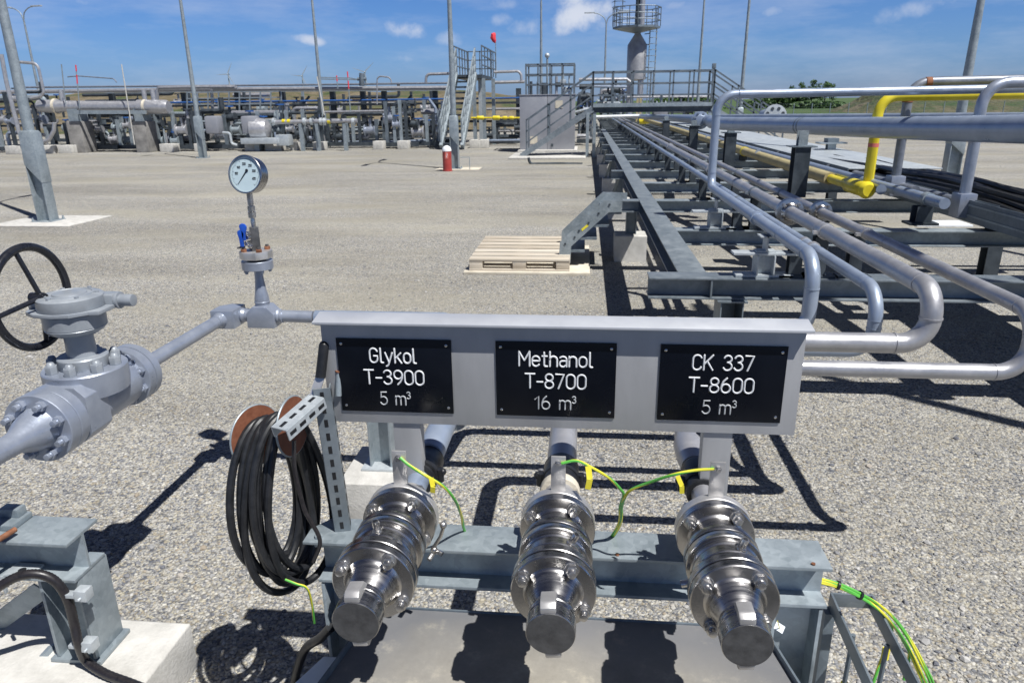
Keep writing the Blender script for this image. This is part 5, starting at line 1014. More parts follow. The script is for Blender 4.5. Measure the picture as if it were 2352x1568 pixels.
# bollard
bo = gz(1028, 393, 0); t = thing('bollard', bo, 'red standpipe bollard with white domed cap', 'bollard')
mb = MB(); mb.lathe(bo, (0, 0, 1), [(0, .135), (.03, .135), (.032, .12), (.52, .12)], 28); mb.build('body', 'red', t)
mb = MB(); mb.lathe(bo, (0, 0, 1), [(.5205, .125), (.56, .125), (.60, .112), (.64, .08), (.665, .03), (.668, .0)], 28); mb.build('dome', 'white', t)
mb = MB(); mb.bb(bo+V(-.03, -.1215, .33), bo+V(.06, -.118, .50)); lb = mb.build('label_plate', 'orange', t)
mb = MB(); mb.tube([bo+V(.015, -.123, .36)+V(a*.05, 0, b*.11) for a, b in ((0, 0), (-.2, .4), (.3, .5), (.1, 1))], .008, 6); mb.build('mark', 'white', lb)
mb = MB(); q = gz(1075, 390, 0); mb.tube([q+V(-.2, 0, .33), q+V(.05, 0, .33), q+V(.05, 0, 0)], .012, 8); mb.build('bent_tube', 'galv', None, label='thin bent tube stub right of the lamp post by the bollard', cat='tube')
# ================================================================== REAR PIPE BRIDGE AND ITS PIPES
def pw_(px_, Y): return px_*Y*1.03/FPX
def pxp(name, label, pts, Y, rp, m, cat='pipe', group=None, bend=0, n=8):
    P3 = [gy(u, v, Y) for u, v in pts]; c = sum(P3, V(0, 0, 0))/len(P3)
    mb = MB(); mb.tube(fillet(P3, bend, 4) if bend else P3, pw_(rp, Y), n); return mb.build(name, m, None, label=label, cat=cat, group=group)
def pbox(mb, u0, v0, u1, v1, Y, dep): a = gy(u0, v0, Y); b = gy(u1, v1, Y); return mb.bb((min(a.x, b.x), Y, min(a.z, b.z)), (max(a.x, b.x), Y+dep, max(a.z, b.z)))
YB_ = 34.0
br = thing('pipe_bridge', gy(600, 300, YB_), 'long dark steel pipe bridge across the left background', 'pipe bridge')
hz_ = lambda u, dv: 232-.013*(u-1345)+dv
def run(u0, u1, dv0, dv1, rp, m, name, Y=YB_, par=br):
    a = gy(u0, hz_(u0, dv0), Y); b = gy(u1, hz_(u1, dv1), Y); MB().bar(a, b, pw_(rp, Y)*2, pw_(rp, Y)*2).build(name, m, par)
run(-60, 1035, -38, -31, 3.2, 'galv', 'top_beam'); run(-60, 1210, -2, 2, 2.2, 'dark_steel', 'middle_beam'); run(-60, 1210, 40, 44, 2.4, 'dark_steel', 'lower_beam', YB_+.3); run(300, 1340, 62, 66, 2.2, 'dark_steel', 'bottom_beam')
for u in (-30, 95, 250, 417, 540, 644, 760, 830, 879, 997, 1104, 1190):
    tz = gy(u, hz_(u, -31), YB_); MB().ibeam((tz.x, YB_+.2, 0), (tz.x, YB_+.2, tz.z), .24, .22, .02, .014).build('column', 'dark_steel', br)
    if u in (250, 644, 879): MB().bar((tz.x, YB_+.2, tz.z*.35), (tz.x+1.3, YB_+.2, tz.z*.9), .09, .09).build('diagonal', 'dark_steel', br)
for nm, lab, pts, Y, rp, m in [
 ('bridge_pipe', 'thin dark pipe along the very top of the pipe bridge', [(60, 201), (640, 196), (1030, 191)], 33.6, 2.0, 'pipe_dark'),
 ('bridge_pipe', 'broad silver pipe lying on the pipe bridge', [(-60, 213), (420, 206), (1035, 202)], 33.4, 4.2, 'pipe_steel'),
 ('bridge_pipe', 'blue pipe across the pipe bridge below the silver one', [(385, 236), (800, 231), (1205, 225)], 33.3, 1.9, 'blue_pipe'),
 ('bridge_pipe', 'silver pipe in the middle of the bridge right of the valve cluster', [(630, 260), (900, 255), (1020, 252)], 32.6, 2.6, 'pipe_steel'),
 ('bridge_pipe', 'silver pipe between the stair tower and the cabinet', [(1118, 251), (1200, 250)], 32.8, 2.6, 'pipe_steel'),
 ('bridge_pipe', 'lower dark pipe along the front of the bridge', [(700, 302), (900, 300), (1000, 299)], 31.5, 2.6, 'dark_steel'),
 ('ground_pipe', 'long grey pipe close to the ground before the bridge', [(720, 327), (900, 326), (1010, 322)], 30.6, 2.8, 'pipe_blue'),
 ('ground_pipe', 'grey pipe close to the ground right of the stair tower', [(1118, 323), (1196, 322)], 30.6, 2.4, 'pipe_blue'),
 ('bridge_pipe', 'silver upper pipe right of the stair tower platform', [(1135, 166), (1192, 164), (1197, 172), (1198, 186)], 31.5, 2.8, 'pipe_steel'),
 ('bridge_pipe', 'silver upper pipe with bent end left of the stair tower', [(978, 192), (979, 171), (1040, 169)], 32.0, 2.9, 'pipe_steel'),
 ('bridge_pipe', 'flat silver pipe at the left of the cabinet railing', [(1130, 190), (1205, 188)], 32.2, 3.2, 'pipe_steel'),
 ('handrail_pipe', 'silver bent vent pipe over the bridge middle', [(866, 240), (866, 175), (897, 178), (899, 190)], 33.0, 1.5, 'pipe_steel'),
 ('riser_pipe', 'silver riser bending onto the bridge left of the second lamp post', [(361, 232), (361, 202), (480, 200), (540, 200)], 31.0, 4.0, 'pipe_steel'),
 ('riser_pipe', 'silver riser with yellow ring right of the second lamp post', [(489, 258), (486, 204), (545, 202)], 31.2, 3.6, 'pipe_steel'),
 ('riser_pipe', 'grey riser standing right of the dark valve stack', [(1003, 305), (1000, 248), (985, 228)], 31.0, 3.2, 'pipe_blue'),
 ('bent_pipe', 'large silver U-bend low behind the left lamp post', [(3, 125), (15, 190), (33, 262), (44, 306), (62, 325), (90, 330), (112, 322), (124, 300), (125, 282)], 27.5, 4.4, 'pipe_steel'),
 ('bent_pipe', 'silver arch pipe high at the left edge', [(45, 143), (80, 146), (88, 155), (101, 212), (94, 222), (70, 226)], 28.0, 3.2, 'pipe_steel'),
 ('vent_pipe', 'thin bent vent line above the horizontal vessel', [(155, 177), (180, 175), (262, 181), (268, 190)], 29.5, 1.2, 'pipe_dark'),
]: pxp(nm, lab, pts, Y, rp, m, bend=.18 if len(pts) > 2 else 0)
# yellow gas valves behind the stair tower
yv = thing('yellow_valve_line', gy(1140, 271, 31), 'yellow gas line with three valves behind the stair tower', 'pipe')
MB().cyl(gy(1082, 271, 31), gy(1200, 271, 31), pw_(1.8, 31), n=10).build('run', 'yellow', yv)
for u, w, h in ((1103, 8, 4.2), (1140, 8, 4.5), (1160, 5, 3.5), (1175, 5, 3.5)):
    MB().cyl(gy(u-w, 271, 31), gy(u+w, 271, 31), pw_(h, 31), n=12).build('valve', 'yellow', yv, bev=.02)
# horizontal exchanger vessel
hv = thing('horizontal_vessel', gy(235, 330, 28.2), 'long silver horizontal vessel on two piers in the left background', 'vessel')
c0, c1_ = gy(86, 244, 28.4), gy(388, 246, 28.4); R0 = pw_(14, 28.4)
mb = MB(); mb.lathe(c0, c1_-c0, [(0, R0*.6), (.10, R0*.95), (.9, R0*1.05), (1.1, R0*.86), ((c1_-c0).length*.77, R0*.86), ((c1_-c0).length*.77+.02, R0*1.08), ((c1_-c0).length-.12, R0*1.08), ((c1_-c0).length, R0*.9)], 28); mb.build('shell', 'pipe_steel', hv)
for f in (.145, .83): p = c0.lerp(c1_, f); d = (c1_-c0).normalized(); MB().cyl(p-d*.05, p+d*.05, R0*1.16, n=28).build('band', 'concrete_tan', hv)
for u0, u1 in ((158, 190), (309, 337)):
    mb = MB(); a = gy(u0, 279, 28.3); b = gy(u1, 279, 28.3); mb.bb((a.x, 28.1, 0), (b.x, 28.9, a.z)); mb.build('pier', 'pier', hv, bev=.03)
    mb = MB(); mb.bb((a.x+.08, 28.2, a.z), (b.x-.08, 28.8, c0.z-R0*.5)); mb.build('saddle', 'galv', hv)
run_a = gy(160, 258, 28.0); MB().bar(run_a, gy(335, 258, 28.0), .10, .14).build('platform_beam', 'galv', hv)
for u in (143, 353, 333): p = gy(u, 228, 28.4); MB().cyl(p+V(0, 0, -.3), p+V(0, 0, .35), .09, n=12).build('nozzle', 'pipe_steel', hv)
# striped rods standing at the vessel
for (u0, v0, u1, v1, m, lab) in ((141, 148, 151, 240, 'galv', 'thin grey rod standing left of the red-topped one by the vessel'), (174, 150, 183, 250, 'red_tip', 'red-topped rod standing by the horizontal vessel'), (279, 148, 309, 332, 'concrete', 'long pale leaning pole in front of the horizontal vessel'), (773, 174, 776, 205, 'red_tip', 'short red striped scaffold pole on the bridge'), (798, 165, 805, 258, 'red_tip', 'tall red striped scaffold pole on the bridge'), (728, 176, 745, 265, 'concrete', 'pale leaning pole beside the third lamp post')):
    a, b = gy(u0, v0, 27.9), gy(u1, v1, 27.9); t = thing('marker_rod', b, lab, 'rod'); MB().cyl(b, a, .021, n=8).build('rod', 'galv' if m == 'red_tip' else m, t)
    if m == 'red_tip':
        for f0_, f1_ in ((.58, .78), (.86, 1.004)): MB().cyl(b.lerp(a, f0_), b.lerp(a, f1_), .024, n=8).build('red_band', 'red_cloth', t)
sc = thing('scaffold_rail', gy(790, 180, 33), 'light scaffold rail on top of the bridge', 'scaffold')
for (a, b) in (((728, 178), (800, 180)), ((800, 179), (836, 186)), ((728, 182), (836, 184))): MB().bar(gy(*a, 33.2), gy(*b, 33.2), .045, .045).build('tube', 'galv', sc)
pxv = thing('valve_actuator', gy(832, 200, 33), 'grey valve actuator standing on the bridge by the right turbine', 'actuator'); MB().cyl(gy(831, 198, 33), gy(831, 168, 33), .12, n=12).build('body', 'galv_dark', pxv, bev=.02); MB().cyl(gy(831, 182, 33)+V(-.2, 0, 0), gy(831, 182, 33)+V(.2, 0, 0), .07, n=10).build('cross_arm', 'galv_dark', pxv)
# ------------------------------------------------------------------ process skids: frame, posts, pipes, valves, boxes
def skid(u0, u1, Y, v0, v1, label, seed, npipe=7, npost=5, nval=5, nbox=1, dark=.5, dep=2.0):
    rnd = random.Random(seed); a = gz(u0, hz_(u0, 105), 0); t = thing('process_skid', gy((u0+u1)/2, 320, Y), label, 'process skid', 'process skids in the left background'); ORG_ = ORG[t]
    def Z(v, u=None): return max(.02, gy(u if u is not None else (u0+u1)/2, v, Y).z)
    xa, xb = gy(u0, 300, Y).x, gy(u1, 300, Y).x; zt, zb = Z(v0), Z(v1)
    for yy in (Y, Y+dep): MB().bar((xa, yy, .16), (xb, yy, .16), .14, .16).build('base_beam', 'dark_steel', t)
    for k in range(npost):
        x = xa+(xb-xa)*(k+rnd.uniform(.2, .8))/npost; yy = Y+rnd.choice((0, dep)); MB().bb((x-.06, yy-.06, .24), (x+.06, yy+.06, zt*rnd.uniform(.75, 1.05))).build('post', rnd.choice(('dark_steel', 'galv_far', 'dark_steel', 'galv')), t)
    for k in range(npipe):
        z = zb+(zt-zb)*(k+rnd.uniform(.1, .9))/npipe; yy = Y+rnd.uniform(.1, dep); x0 = xa+(xb-xa)*rnd.uniform(-.02, .4); x1 = xb-(xb-xa)*rnd.uniform(-.02, .4); r = rnd.choice((.03, .045, .06, .08, .11))
        m = 'dark_steel' if rnd.random() < dark else rnd.choice(('pipe_steel', 'pipe_blue', 'galv', 'pipe_steel'))
        pts = [(x0, yy, z), (x1, yy, z)]
        if rnd.random() < .6: pts = [(x0, yy, max(.2, z-rnd.uniform(.3, .9)))]+pts
        if rnd.random() < .6: pts = pts+[(x1, yy, max(.25, z+rnd.uniform(-.8, .6)))]
        MB().tube(fillet(pts, .15, 3) if len(pts) > 2 else pts, r, 8).build('pipe', m, t)
    for k in range(nval):
        x = xa+(xb-xa)*(k+rnd.uniform(.1, .9))/nval; z = zb+(zt-zb)*rnd.uniform(.15, .85); yy = Y+rnd.uniform(-.1, .5); r = rnd.uniform(.09, .17)
        mb = MB(); mb.cyl((x-r*1.3, yy, z), (x+r*1.3, yy, z), r, n=12); mb.cyl((x-r*1.5, yy, z), (x-r*1.2, yy, z), r*1.5, n=14); mb.cyl((x+r*1.2, yy, z), (x+r*1.5, yy, z), r*1.5, n=14); mb.cyl((x, yy, z), (x, yy, z+r*3), r*.4, n=8); vv = mb.build('valve', rnd.choice(('pipe_steel', 'paint', 'galv', 'dark_steel')), t)
        MB().lathe((x, yy, z+r*3), (0, 0, 1), [(0, r*1.2), (.05, r*1.2)], 14).build('hand_wheel', rnd.choice(('black_paint', 'blue_pipe', 'dark_steel')), vv)
    for k in range(nbox):
        x = xa+(xb-xa)*rnd.uniform(.15, .85); z = zb+(zt-zb)*rnd.uniform(.2, .7); s = rnd.uniform(.22, .38); MB().bb((x-s, Y-.15, z-s*.8), (x+s, Y+.1, z+s*.8)).build('junction_box', rnd.choice(('cabinet', 'galv_light')), t, bev=.02)
    return t
skid(-60, 95, 28.6, 205, 335, 'crowded pipe skid at the far left edge below the silver arch', 1, 10, 6, 6, 0, .5)
skid(135, 265, 29.0, 262, 338, 'dark pipe skid under the left half of the horizontal vessel', 2, 10, 6, 7, 0, .7)
skid(265, 400, 29.2, 262, 338, 'dark pipe skid under the right half of the horizontal vessel', 3, 10, 6, 7, 0, .65)
skid(396, 470, 28.8, 255, 335, 'narrow pipe skid left of the second lamp post', 4, 8, 5, 5, 0, .5)
skid(470, 640, 29.0, 258, 338, 'valve skid with two grey boxes right of the second lamp post', 5, 10, 6, 8, 0, .5)
skid(640, 745, 29.2, 248, 338, 'compact valve cluster in front of the bridge middle', 6, 9, 6, 8, 0, .4)
skid(745, 880, 30.2, 262, 330, 'open pipe frame with low rails between valve cluster and dark stack', 7, 6, 7, 3, 0, .6)
skid(870, 960, 29.6, 232, 330, 'dark valve stack with diagonal braces left of the stair tower', 8, 9, 6, 5, 0, .8)
skid(955, 1015, 30.0, 250, 325, 'small silver pipe skid just left of the stair tower', 9, 7, 4, 4, 0, .3)
skid(1110, 1196, 31.4, 278, 328, 'low dark pipe skid between stair tower and cabinet', 10, 6, 5, 2, 0, .8)
skid(1325, 1362, 31.0, 195, 330, 'narrow pipe skid between the cabinet and the walkway', 11, 10, 4, 6, 0, .5)
skid(1375, 1440, 38.0, 190, 262, 'distant pipe skid seen through the walkway railing, left of the stack', 12, 8, 5, 6, 1, .3)
skid(1480, 1620, 40.0, 235, 262, 'distant low pipe skid behind the walkway right of the stack', 13, 6, 6, 6, 1, .4)
skid(120, 420, 36.0, 215, 300, 'rear pipe skid behind the horizontal vessel', 14, 9, 8, 6, 0, .6)
skid(430, 720, 36.5, 212, 300, 'rear pipe skid behind the left half of the bridge', 15, 9, 9, 6, 0, .6)
skid(720, 1010, 36.8, 215, 300, 'rear pipe skid behind the right half of the bridge', 16, 9, 9, 6, 0, .6)
# the larger pieces that stand out
for u0, u1, lab in ((467, 503, 'grey rounded cabinet on the valve skid, next to the second lamp post'), (551, 588, 'grey rounded cabinet on the valve skid, beside the domed vessel end')):
    mb = MB(); pbox(mb, u0, 267, u1, 308, 28.3, .5); q = mb.build('control_box', 'cabinet', None, bev=.08, label=lab, cat='control box', group='grey boxes on the valve skid')
dv = thing('domed_vessel', gy(605, 330, 28.6), 'silver vessel with domed end right of the grey cabinets', 'vessel'); p0 = gy(590, 297, 28.6)
mb = MB(); mb.lathe(p0, (1, .1, 0), [(-.2, .42), (.25, .42), (.42, .36), (.52, .22), (.56, .05)], 24); mb.build('shell', 'pipe_steel', dv); mb = MB(); mb.bb((p0.x-.1, 28.4, 0), (p0.x+.1, 28.9, p0.z-.35)); mb.build('leg', 'galv', dv)
ln = thing('meter_line', gy(720, 279, 28.4), 'silver metering pipe with yellow bands and flanges across the valve cluster', 'pipe')
MB().cyl(gy(625, 281, 28.4), gy(820, 277, 28.4), pw_(4.6, 28.4), n=16).build('run', 'pipe_steel', ln)
for u in (630, 700, 716, 738, 746, 812): p = gy(u, 279.5, 28.4); MB().cyl(p+V(-.05, 0, 0), p+V(.05, 0, 0), pw_(8, 28.4), n=18).build('flange', 'galv_light', ln)
for u in (652, 664, 756): p = gy(u, 279.2, 28.4); MB().cyl(p+V(-.06, 0, 0), p+V(.06, 0, 0), pw_(4.9, 28.4), n=16).build('yellow_band', 'yellow', ln)
for u in (690, 727, 790): p = gy(u, 279.2, 28.4); MB().bb((p.x-.07, 28.33, 0), (p.x+.07, 28.47, p.z-.08)).build('leg', 'galv', ln)
bx = MB(); pbox(bx, 551, 318, 640, 331, 28.0, .5); bx.build('silver_duct', 'galv_light', None, bev=.03, label='long low silver duct on the ground below the domed vessel', cat='duct')
bx = MB(); pbox(bx, 632, 310, 664, 335, 28.1, .5); bx.build('silver_housing', 'galv_light', None, bev=.03, label='short silver housing at the right end of the low duct', cat='housing')
pxp('drain_pipe', 'bright silver zigzag drain pipe between the two grey cabinets', [(512, 305), (528, 306), (532, 330), (545, 334)], 28.1, 3.0, 'galv_light', bend=.1)
for u0, u1 in ((797, 812), (818, 836)): pass
for k, (u, w) in enumerate(((575, 12), (627, 18), (675, 8), (731, 12), (868, 11), (150, 14), (383, 15), (620, 9), (455, 8), (105, 18), (30, 16), (925, 12), (1090, 12), (1108, 12))):
    a = gz(u-w, hz_(u, 105.5), 0); b = gz(u+w, hz_(u, 105.5), 0); lab = ['under the domed vessel', 'in front of the silver duct', 'at the valve cluster left leg', 'under the metering pipe', 'below the dark valve stack', 'left of the first vessel pier', 'right of the second vessel pier', 'between duct and vessel', 'behind the second lamp post', 'right of the silver U-bend', 'at the far left edge', 'under the diagonal braces', 'under the stair tower, left one', 'under the stair tower, right one'][k]
    MB().bb((a.x, a.y, 0), (b.x, a.y+.5, .32)).build('footing', 'concrete', None, bev=.02, label='pale concrete footing '+lab, cat='footing', group='footings of the left pipework')
# handrail platform left of second lamp post
hr = thing('handrail_platform', gy(540, 250, 31), 'grey railed service platform behind the second lamp post', 'platform')
for v in (212, 226, 240): MB().bar(gy(428, v+1, 31), gy(645, v-2, 31), .045, .045).build('rail', 'galv', hr)
for u in range(430, 650, 24): MB().bar(gy(u, 259, 31), gy(u, 211, 31), .05, .05).build('rail_post', 'galv', hr)
MB().bar(gy(425, 260, 31.3), gy(648, 257, 31.3), .6, .12).build('deck', 'dark_steel', hr)
for u in (440, 520, 600, 640): p = gy(u, 258, 31.3); MB().bb((p.x-.06, 31.24, 0), (p.x+.06, 31.36, p.z-.06)).build('leg', 'dark_steel', hr)
# ================================================================== STAIR TOWER
st = thing('stair_tower', (-4.7, 29, 0), 'steel stair tower with railed landing left of the cabinet', 'stair tower')
zt = gy(1080, 171, 30.6).z
def srail(p, q, n, h, par, nrail=3, m='galv_far', s=.045):
    p, q = V(p), V(q)
    for k in range(nrail): MB().bar(p+V(0, 0, h*(k+1)/nrail), q+V(0, 0, h*(k+1)/nrail), s, s).build('rail', m, par)
    for k in range(n+1): c = p.lerp(q, k/n); MB().bar(c, c+V(0, 0, h+s/2), s, s).build('rail_post', m, par)
aL, aR = gz(1014, 344, 0), gz(1062, 344, 0); bL, bR = V(gy(1049, 171, 31).x, 31.0, zt), V(gy(1092, 171, 31).x, 31.0, zt)
for a, b in ((aL, bL), (aR, bR)):
    MB().bar(a+V(0, 0, .1), b, .13, .26, up=(0, -1, 1)).build('stringer', 'galv', st); srail(a+V(0, 0, .2), b+V(0, 0, .05), 7, .95, st, 3, 'galv', .055)
for k in range(13): f = (k+.7)/13.3; p = aL.lerp(bL, f); q = aR.lerp(bR, f); MB().bb((p.x+.067, p.y-.11, p.z+.03), (q.x-.067, p.y+.12, p.z+.10)).build('tread', 'dark_steel', st)
xl_, xr = gy(1043, 171, 31).x, gy(1107, 171, 31).x; YE = 34.6
MB().bb((xl_, 31.0, zt-.14), (xr, YE, zt)).build('landing', 'dark_steel', st)
srail((xl_, 31.02, zt), (xl_, YE, zt), 5, 1.1, st); srail((xr, 31.02, zt), (xr, YE+1.2, zt), 5, 1.1, st); srail((xl_+.05, YE, zt), (xr-.05, YE, zt), 2, 1.1, st)
for u in (1090, 1097, 1112, 1128): p = gy(u, 250, 31.1); MB().ibeam((p.x, 31.1+(.9 if u in (1097, 1128) else 0), 0), (p.x, 31.1+(.9 if u in (1097, 1128) else 0), zt-.14), .14, .14, .012, .01).build('leg', 'galv' if u != 1097 else 'galv_light', st)
ws = thing('windsock', gy(1136, 160, 32.3), 'limp red windsock on a thin pole above the stair tower', 'windsock'); p = gy(1134, 92, 32.3); MB().cyl((p.x+.08, 32.3, zt), (p.x+.08, 32.3, p.z+.28), .018, n=8).build('pole', 'galv', ws)
mb = MB(); mb.tube([p+V(.06, 0, .26), p+V(0, 0, .2), p+V(-.03, 0, .08), p+V(.03, 0, -.05), p+V(.06, 0, -.12)], [.04, .11, .12, .085, .03], 10); mb.build('sock', 'red_cloth', ws)
# ================================================================== CABINET
cbn_ = thing('equipment_cabinet', (-1.4, 26.7, .1), 'large pale grey equipment cabinet with railed roof beside the walkway stairs', 'cabinet')
zt = gy(1255, 219, 26.7).z; xa, xb = gy(1194, 300, 26.7).x, gy(1320, 300, 26.7).x; xm = gy(1257, 300, 26.7).x
for a, b in ((xa, xm-.006), (xm+.006, xb)): MB().bb((a, 26.7, .10), (b, 26.74, zt)).build('door', 'cabinet', cbn_, bev=.008)
MB().bb((xa+.01, 26.741, .10), (xb-.01, 28.4, zt-.01)).build('body', 'cabinet', cbn_, bev=.01)
MB().bb((xa-.02, 26.68, zt+.001), (xb+.02, 28.42, zt+.03)).build('roof', 'cabinet', cbn_, bev=.006)
for u, v, s in ((1284, 240, .13), (1226, 322, .13)): p = gy(u, v, 26.69); MB().box(p, (s*2, .006, s*2)).build('notice', 'concrete_tan', cbn_)
p = gy(1268, 334, 26.68); MB().box(p, (.08, .02, .10)).build('vent', 'dark_steel', cbn_)
xr0, xr1 = gy(1208, 150, 26.9).x, gy(1319, 150, 26.9).x; hr_ = gy(1260, 150, 26.9).z-zt
for y in (26.9, 28.2): srail((xr0, y, zt+.03), (xr1, y, zt+.03), 4, hr_, cbn_, 3, s=.05)
for x in (xr0, xr1): srail((x, 26.9, zt+.03), (x, 28.2, zt+.03), 1, hr_, cbn_, 3, s=.055)
rnd = random.Random(8)
for k in range(7):
    x = xr0+(xr1-xr0)*(k+.6)/7.4; h = hr_*rnd.uniform(.35, .95); MB().cyl((x, 27.5, zt+.03), (x, 27.5, zt+h), rnd.choice((.03, .05, .09)), n=10).build('vent_pipe', rnd.choice(('galv', 'dark_steel', 'galv_light', 'pipe_steel')), cbn_)
for k in range(4): x = xr0+(xr1-xr0)*rnd.uniform(.4, .9); MB().box((x, 27.5, zt+rnd.uniform(.15, .6)), (.22, .2, .16)).build('instrument', rnd.choice(('galv_light', 'dark_steel', 'blue_pipe')), cbn_, bev=.02)
p = gy(1257, 128, 27.6); MB().cyl((p.x, 27.6, zt), p, .035, n=8).build('mast', 'galv', cbn_); MB().ball(p, .09, 12, 8).build('camera_dome', 'galv_light', cbn_)
bb_ = thing('cabinet_plinth', (-1.4, 26, 0), 'concrete plinth and apron under the grey cabinet', 'plinth'); MB().bb((xa-.05, 26.3, 0), (xb+.1, 28.6, .099)).build('plinth', 'concrete', bb_, bev=.01)
ap = gz(1210, 366, 0); aq = gz(1345, 366, 0); MB().bb((xa-.1, ap.y, 0), (aq.x, 26.2, .05)).build('apron', 'concrete', bb_, bev=.01)
pxp('ground_hose', 'dark pipe lying on the gravel before the cabinet apron', [(1214, 362), (1217, 377), (1280, 376), (1338, 377)], 21.6, 3.0, 'dark_steel', bend=.12)
# ================================================================== WALKWAY BRIDGE
wk = thing('walkway_bridge', (3, 24.8, 0), 'railed steel walkway with stairs crossing over the pipe rack', 'walkway')
YW0, YW1 = 24.3, 25.3
dl, dr = gy(1362, 246, YW0), gy(1636, 244, YW0); zd = (dl.z+dr.z)/2
for y in (YW0, YW1): MB().ibeam((dl.x, y, zd-.085), (dr.x, y, zd-.085), .165, .13, .012, .006).build('side_beam', 'dark_steel', wk); MB().bb((dl.x, y-.034, zd+.001), (dr.x, y-.028, zd+.11)).build('toe_board', 'galv', wk)
MB().bb((dl.x, YW0+.067, zd-.04), (dr.x, YW1-.067, zd-.005)).build('grating', 'galv_dark', wk)
for y in (YW0, YW1): srail((dl.x, y, zd), (dr.x, y, zd), 6, 1.06, wk, 3, s=.045)
sb = gy(1197, 361, YW0); sb.z = max(.02, sb.z)
se = gz(1742, 300, 0); 
for y in (YW0, YW1):
    o = V(0, y-YW0, 0)
    MB().bar(V(sb.x, YW0, .04)+o, V(dl.x, YW0, zd-.06)+o, .06, .17).build('stair_stringer', 'galv_rack', wk)
    a = V(sb.x+.18, YW0, .12)+o; b = V(dl.x-.02, YW0, zd)+o; srail(a, b, 3, 1.06, wk, 3, s=.045)
    e = V(dr.x+2.4, YW0, .04)+o; MB().bar(V(dr.x, YW0, zd-.06)+o, e, .06, .17).build('stair_stringer', 'galv', wk); srail(V(dr.x+.02, YW0, zd)+o, e+V(-.15, 0, .1), 3, 1.06, wk, 3, s=.045)
for k in range(8):
    f = (k+.6)/8.2; p = V(sb.x, YW0, .04).lerp(V(dl.x, YW0, zd), f); MB().bb((p.x-.11, YW0+.031, p.z), (p.x+.11, YW1-.031, p.z+.03)).build('tread', 'galv_dark', wk)
    q = V(dr.x+2.4, YW0, .04).lerp(V(dr.x, YW0, zd), f); MB().bb((q.x-.11, YW0+.031, q.z), (q.x+.11, YW1-.031, q.z+.03)).build('tread', 'galv_dark', wk)
for x in (dl.x+.06, dl.x-.16, dr.x-.06):
    for y in (YW0, YW1): MB().bb((x-.05, y-.05, 0), (x+.05, y+.05, zd-.169)).build('leg', 'galv', wk)
# ================================================================== STACK
tw = thing('exhaust_stack', gy(1460, 230, 50), 'tall grey cylindrical stack with conical top and railed round platform', 'stack')
TX = gy(1460, 200, 50).x; zz = lambda v: gy(1460, v, 50).z; TYc = 50.0
mb = MB(); mb.lathe((TX, TYc, 0), (0, 0, 1), [(zz(186), .30), (zz(183), .62), (zz(104), .62), (zz(79), .20), (zz(72), .17), (zz(66), .17)], 40); mb.build('shell', 'tower', tw)
MB().cyl((TX+.30, TYc-.2, 0), (TX+.30, TYc-.2, zz(185)), .19, n=20).build('lower_pipe', 'pipe_steel', tw); MB().cyl((TX-.35, TYc+.1, 0), (TX-.35, TYc+.1, zz(185)), .25, n=20).build('lower_drum', 'tower', tw)
MB().cyl((TX+.22, TYc, zz(72)), (TX+.22, TYc, zz(-60)), .18, n=20).build('upper_pipe', 'pipe_steel', tw); MB().cyl((TX-.06, TYc+.1, zz(72)), (TX-.06, TYc+.1, zz(-60)), .13, n=16).build('dark_pipe', 'dark_steel', tw)
PR = 1.5; zp = zz(62)
mb = MB(); mb.lathe((TX-.1, TYc, 0), (0, 0, 1), [(zz(77), .2), (zp-.12, PR), (zp, PR), (zp+.01, .1)], 8); mb.build('platform', 'galv_dark', tw, smooth=False)
for h in (.35, .7, 1.1): MB().tube([(TX-.1+PR*math.cos(2*math.pi*k/8), TYc+PR*math.sin(2*math.pi*k/8), zp+h) for k in range(8)], .03, 6, closed=True).build('rail', 'galv_far', tw)
for k in range(16): a = 2*math.pi*k/16; r = PR*(1 if k % 2 == 0 else math.cos(math.pi/8)); MB().cyl((TX-.1+r*math.cos(a), TYc+r*math.sin(a), zp), (TX-.1+r*math.cos(a), TYc+r*math.sin(a), zp+1.1), .028, n=6).build('rail_post', 'galv_far', tw)
lx = gy(1491, 100, 50).x; lx2 = gy(1506, 100, 50).x
for x in (lx, lx2): MB().cyl((x, TYc-.3, 0), (x, TYc-.3, zz(60)), .035, n=6).build('ladder_stile', 'galv', tw)
mb = MB()
for k in range(14):
    z = zz(250)+(zz(62)-zz(250))*k/14
    hoop = MB(); hoop.tube([(lx+(lx2-lx)*(.5+.62*math.cos(R_(a))), TYc-.3-.5*max(0, math.sin(R_(a))), z) for a in range(0, 181, 20)], .018, 5); hoop.build('ladder_hoop', 'galv', tw)
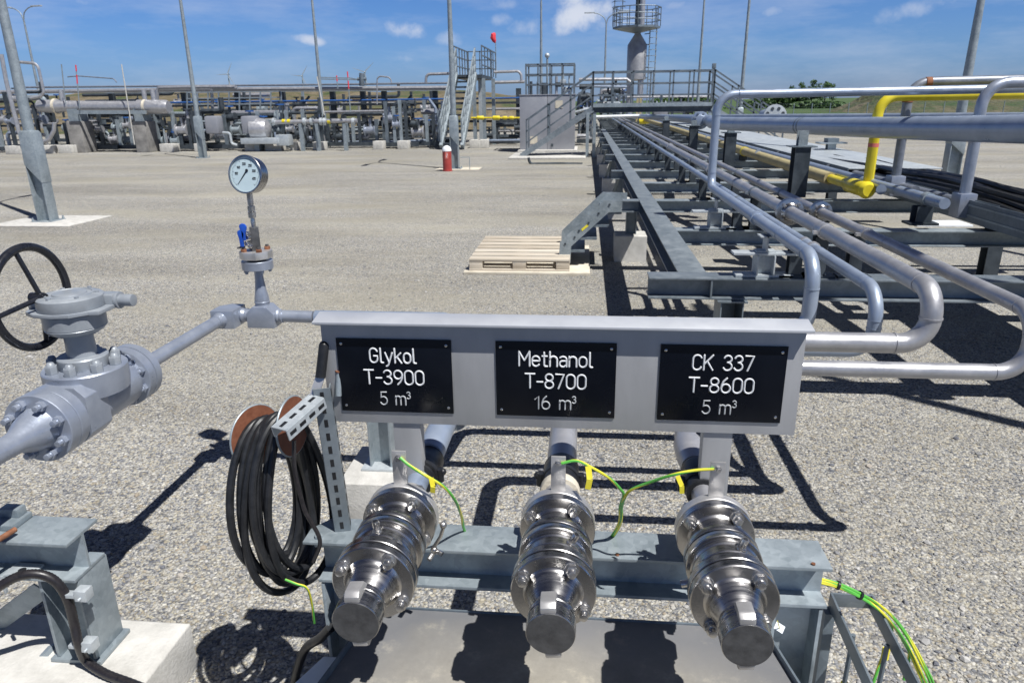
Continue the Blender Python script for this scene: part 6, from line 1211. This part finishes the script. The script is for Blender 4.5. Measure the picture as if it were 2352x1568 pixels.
for v in (79, 104, 130, 156, 180): MB().bar((TX+.45, TYc, zz(v)), (lx, TYc-.3, zz(v)), .05, .05).build('ladder_bracket', 'galv_dark', tw)
ul = gy(1420, 30, 50).x
for x in (ul-.25, ul+.25): MB().cyl((x, TYc-.4, zp), (x, TYc-.4, zz(-60)), .03, n=6).build('upper_stile', 'galv_dark', tw)
for k in range(12): z = zp+1.1+k*.30; MB().tube([(ul+.40*math.cos(R_(a)), TYc-.4-.6*abs(math.sin(R_(a))), z) for a in range(0, 181, 20)], .022, 5).build('upper_hoop', 'galv_dark', tw)
# silver pipes seen through the walkway
for lab, pts, Y, rp, m in [('silver pipe crossing behind the walkway railing, upper one', [(1330, 183), (1440, 182), (1450, 190)], 36, 3.2, 'pipe_steel'), ('white pipe crossing under the walkway deck', [(1366, 269), (1440, 267), (1490, 266)], 30, 3.2, 'white'), ('pale pipe run behind the walkway at knee height', [(1440, 223), (1640, 222)], 42, 2.2, 'pipe_steel'), ('silver pipe sloping down beside the cabinet', [(1322, 258), (1352, 250)], 29, 3.0, 'galv_light'), ('grey pipe level with the walkway middle rail', [(1322, 198), (1440, 200)], 37, 2.6, 'pipe_blue')]: pxp('cross_pipe', lab, pts, Y, rp, m)
yf = thing('yellow_valve', gy(1482, 275, 33), 'yellow gas valve with flange on the far rack below the walkway', 'valve'); MB().cyl(gy(1468, 280, 33), gy(1492, 275, 33), .16, n=14).build('body', 'yellow', yf, bev=.03); MB().cyl(gy(1500, 275, 33), gy(1520, 273, 33), .08, n=12).build('spool', 'yellow', yf)
for u in (1463, 1470): MB().bb((gy(u, 270, 36).x-.05, 36, 0), (gy(u, 270, 36).x+.05, 36.1, gy(u, 226, 36).z)).build('yellow_post', 'yellow_old', None, label='short yellow post under the walkway, %s one' % ('left' if u == 1463 else 'right'), cat='post')
mm = thing('mast', gy(1640, 170, 33), 'short grey mast with camera right of the walkway lamp', 'mast'); p = gy(1640, 155, 33); MB().cyl((p.x, 33, 0), p, .05, n=8).build('pole', 'galv', mm); MB().box(p+V(0, 0, .05), (.16, .16, .22)).build('camera', 'galv_dark', mm, bev=.03)
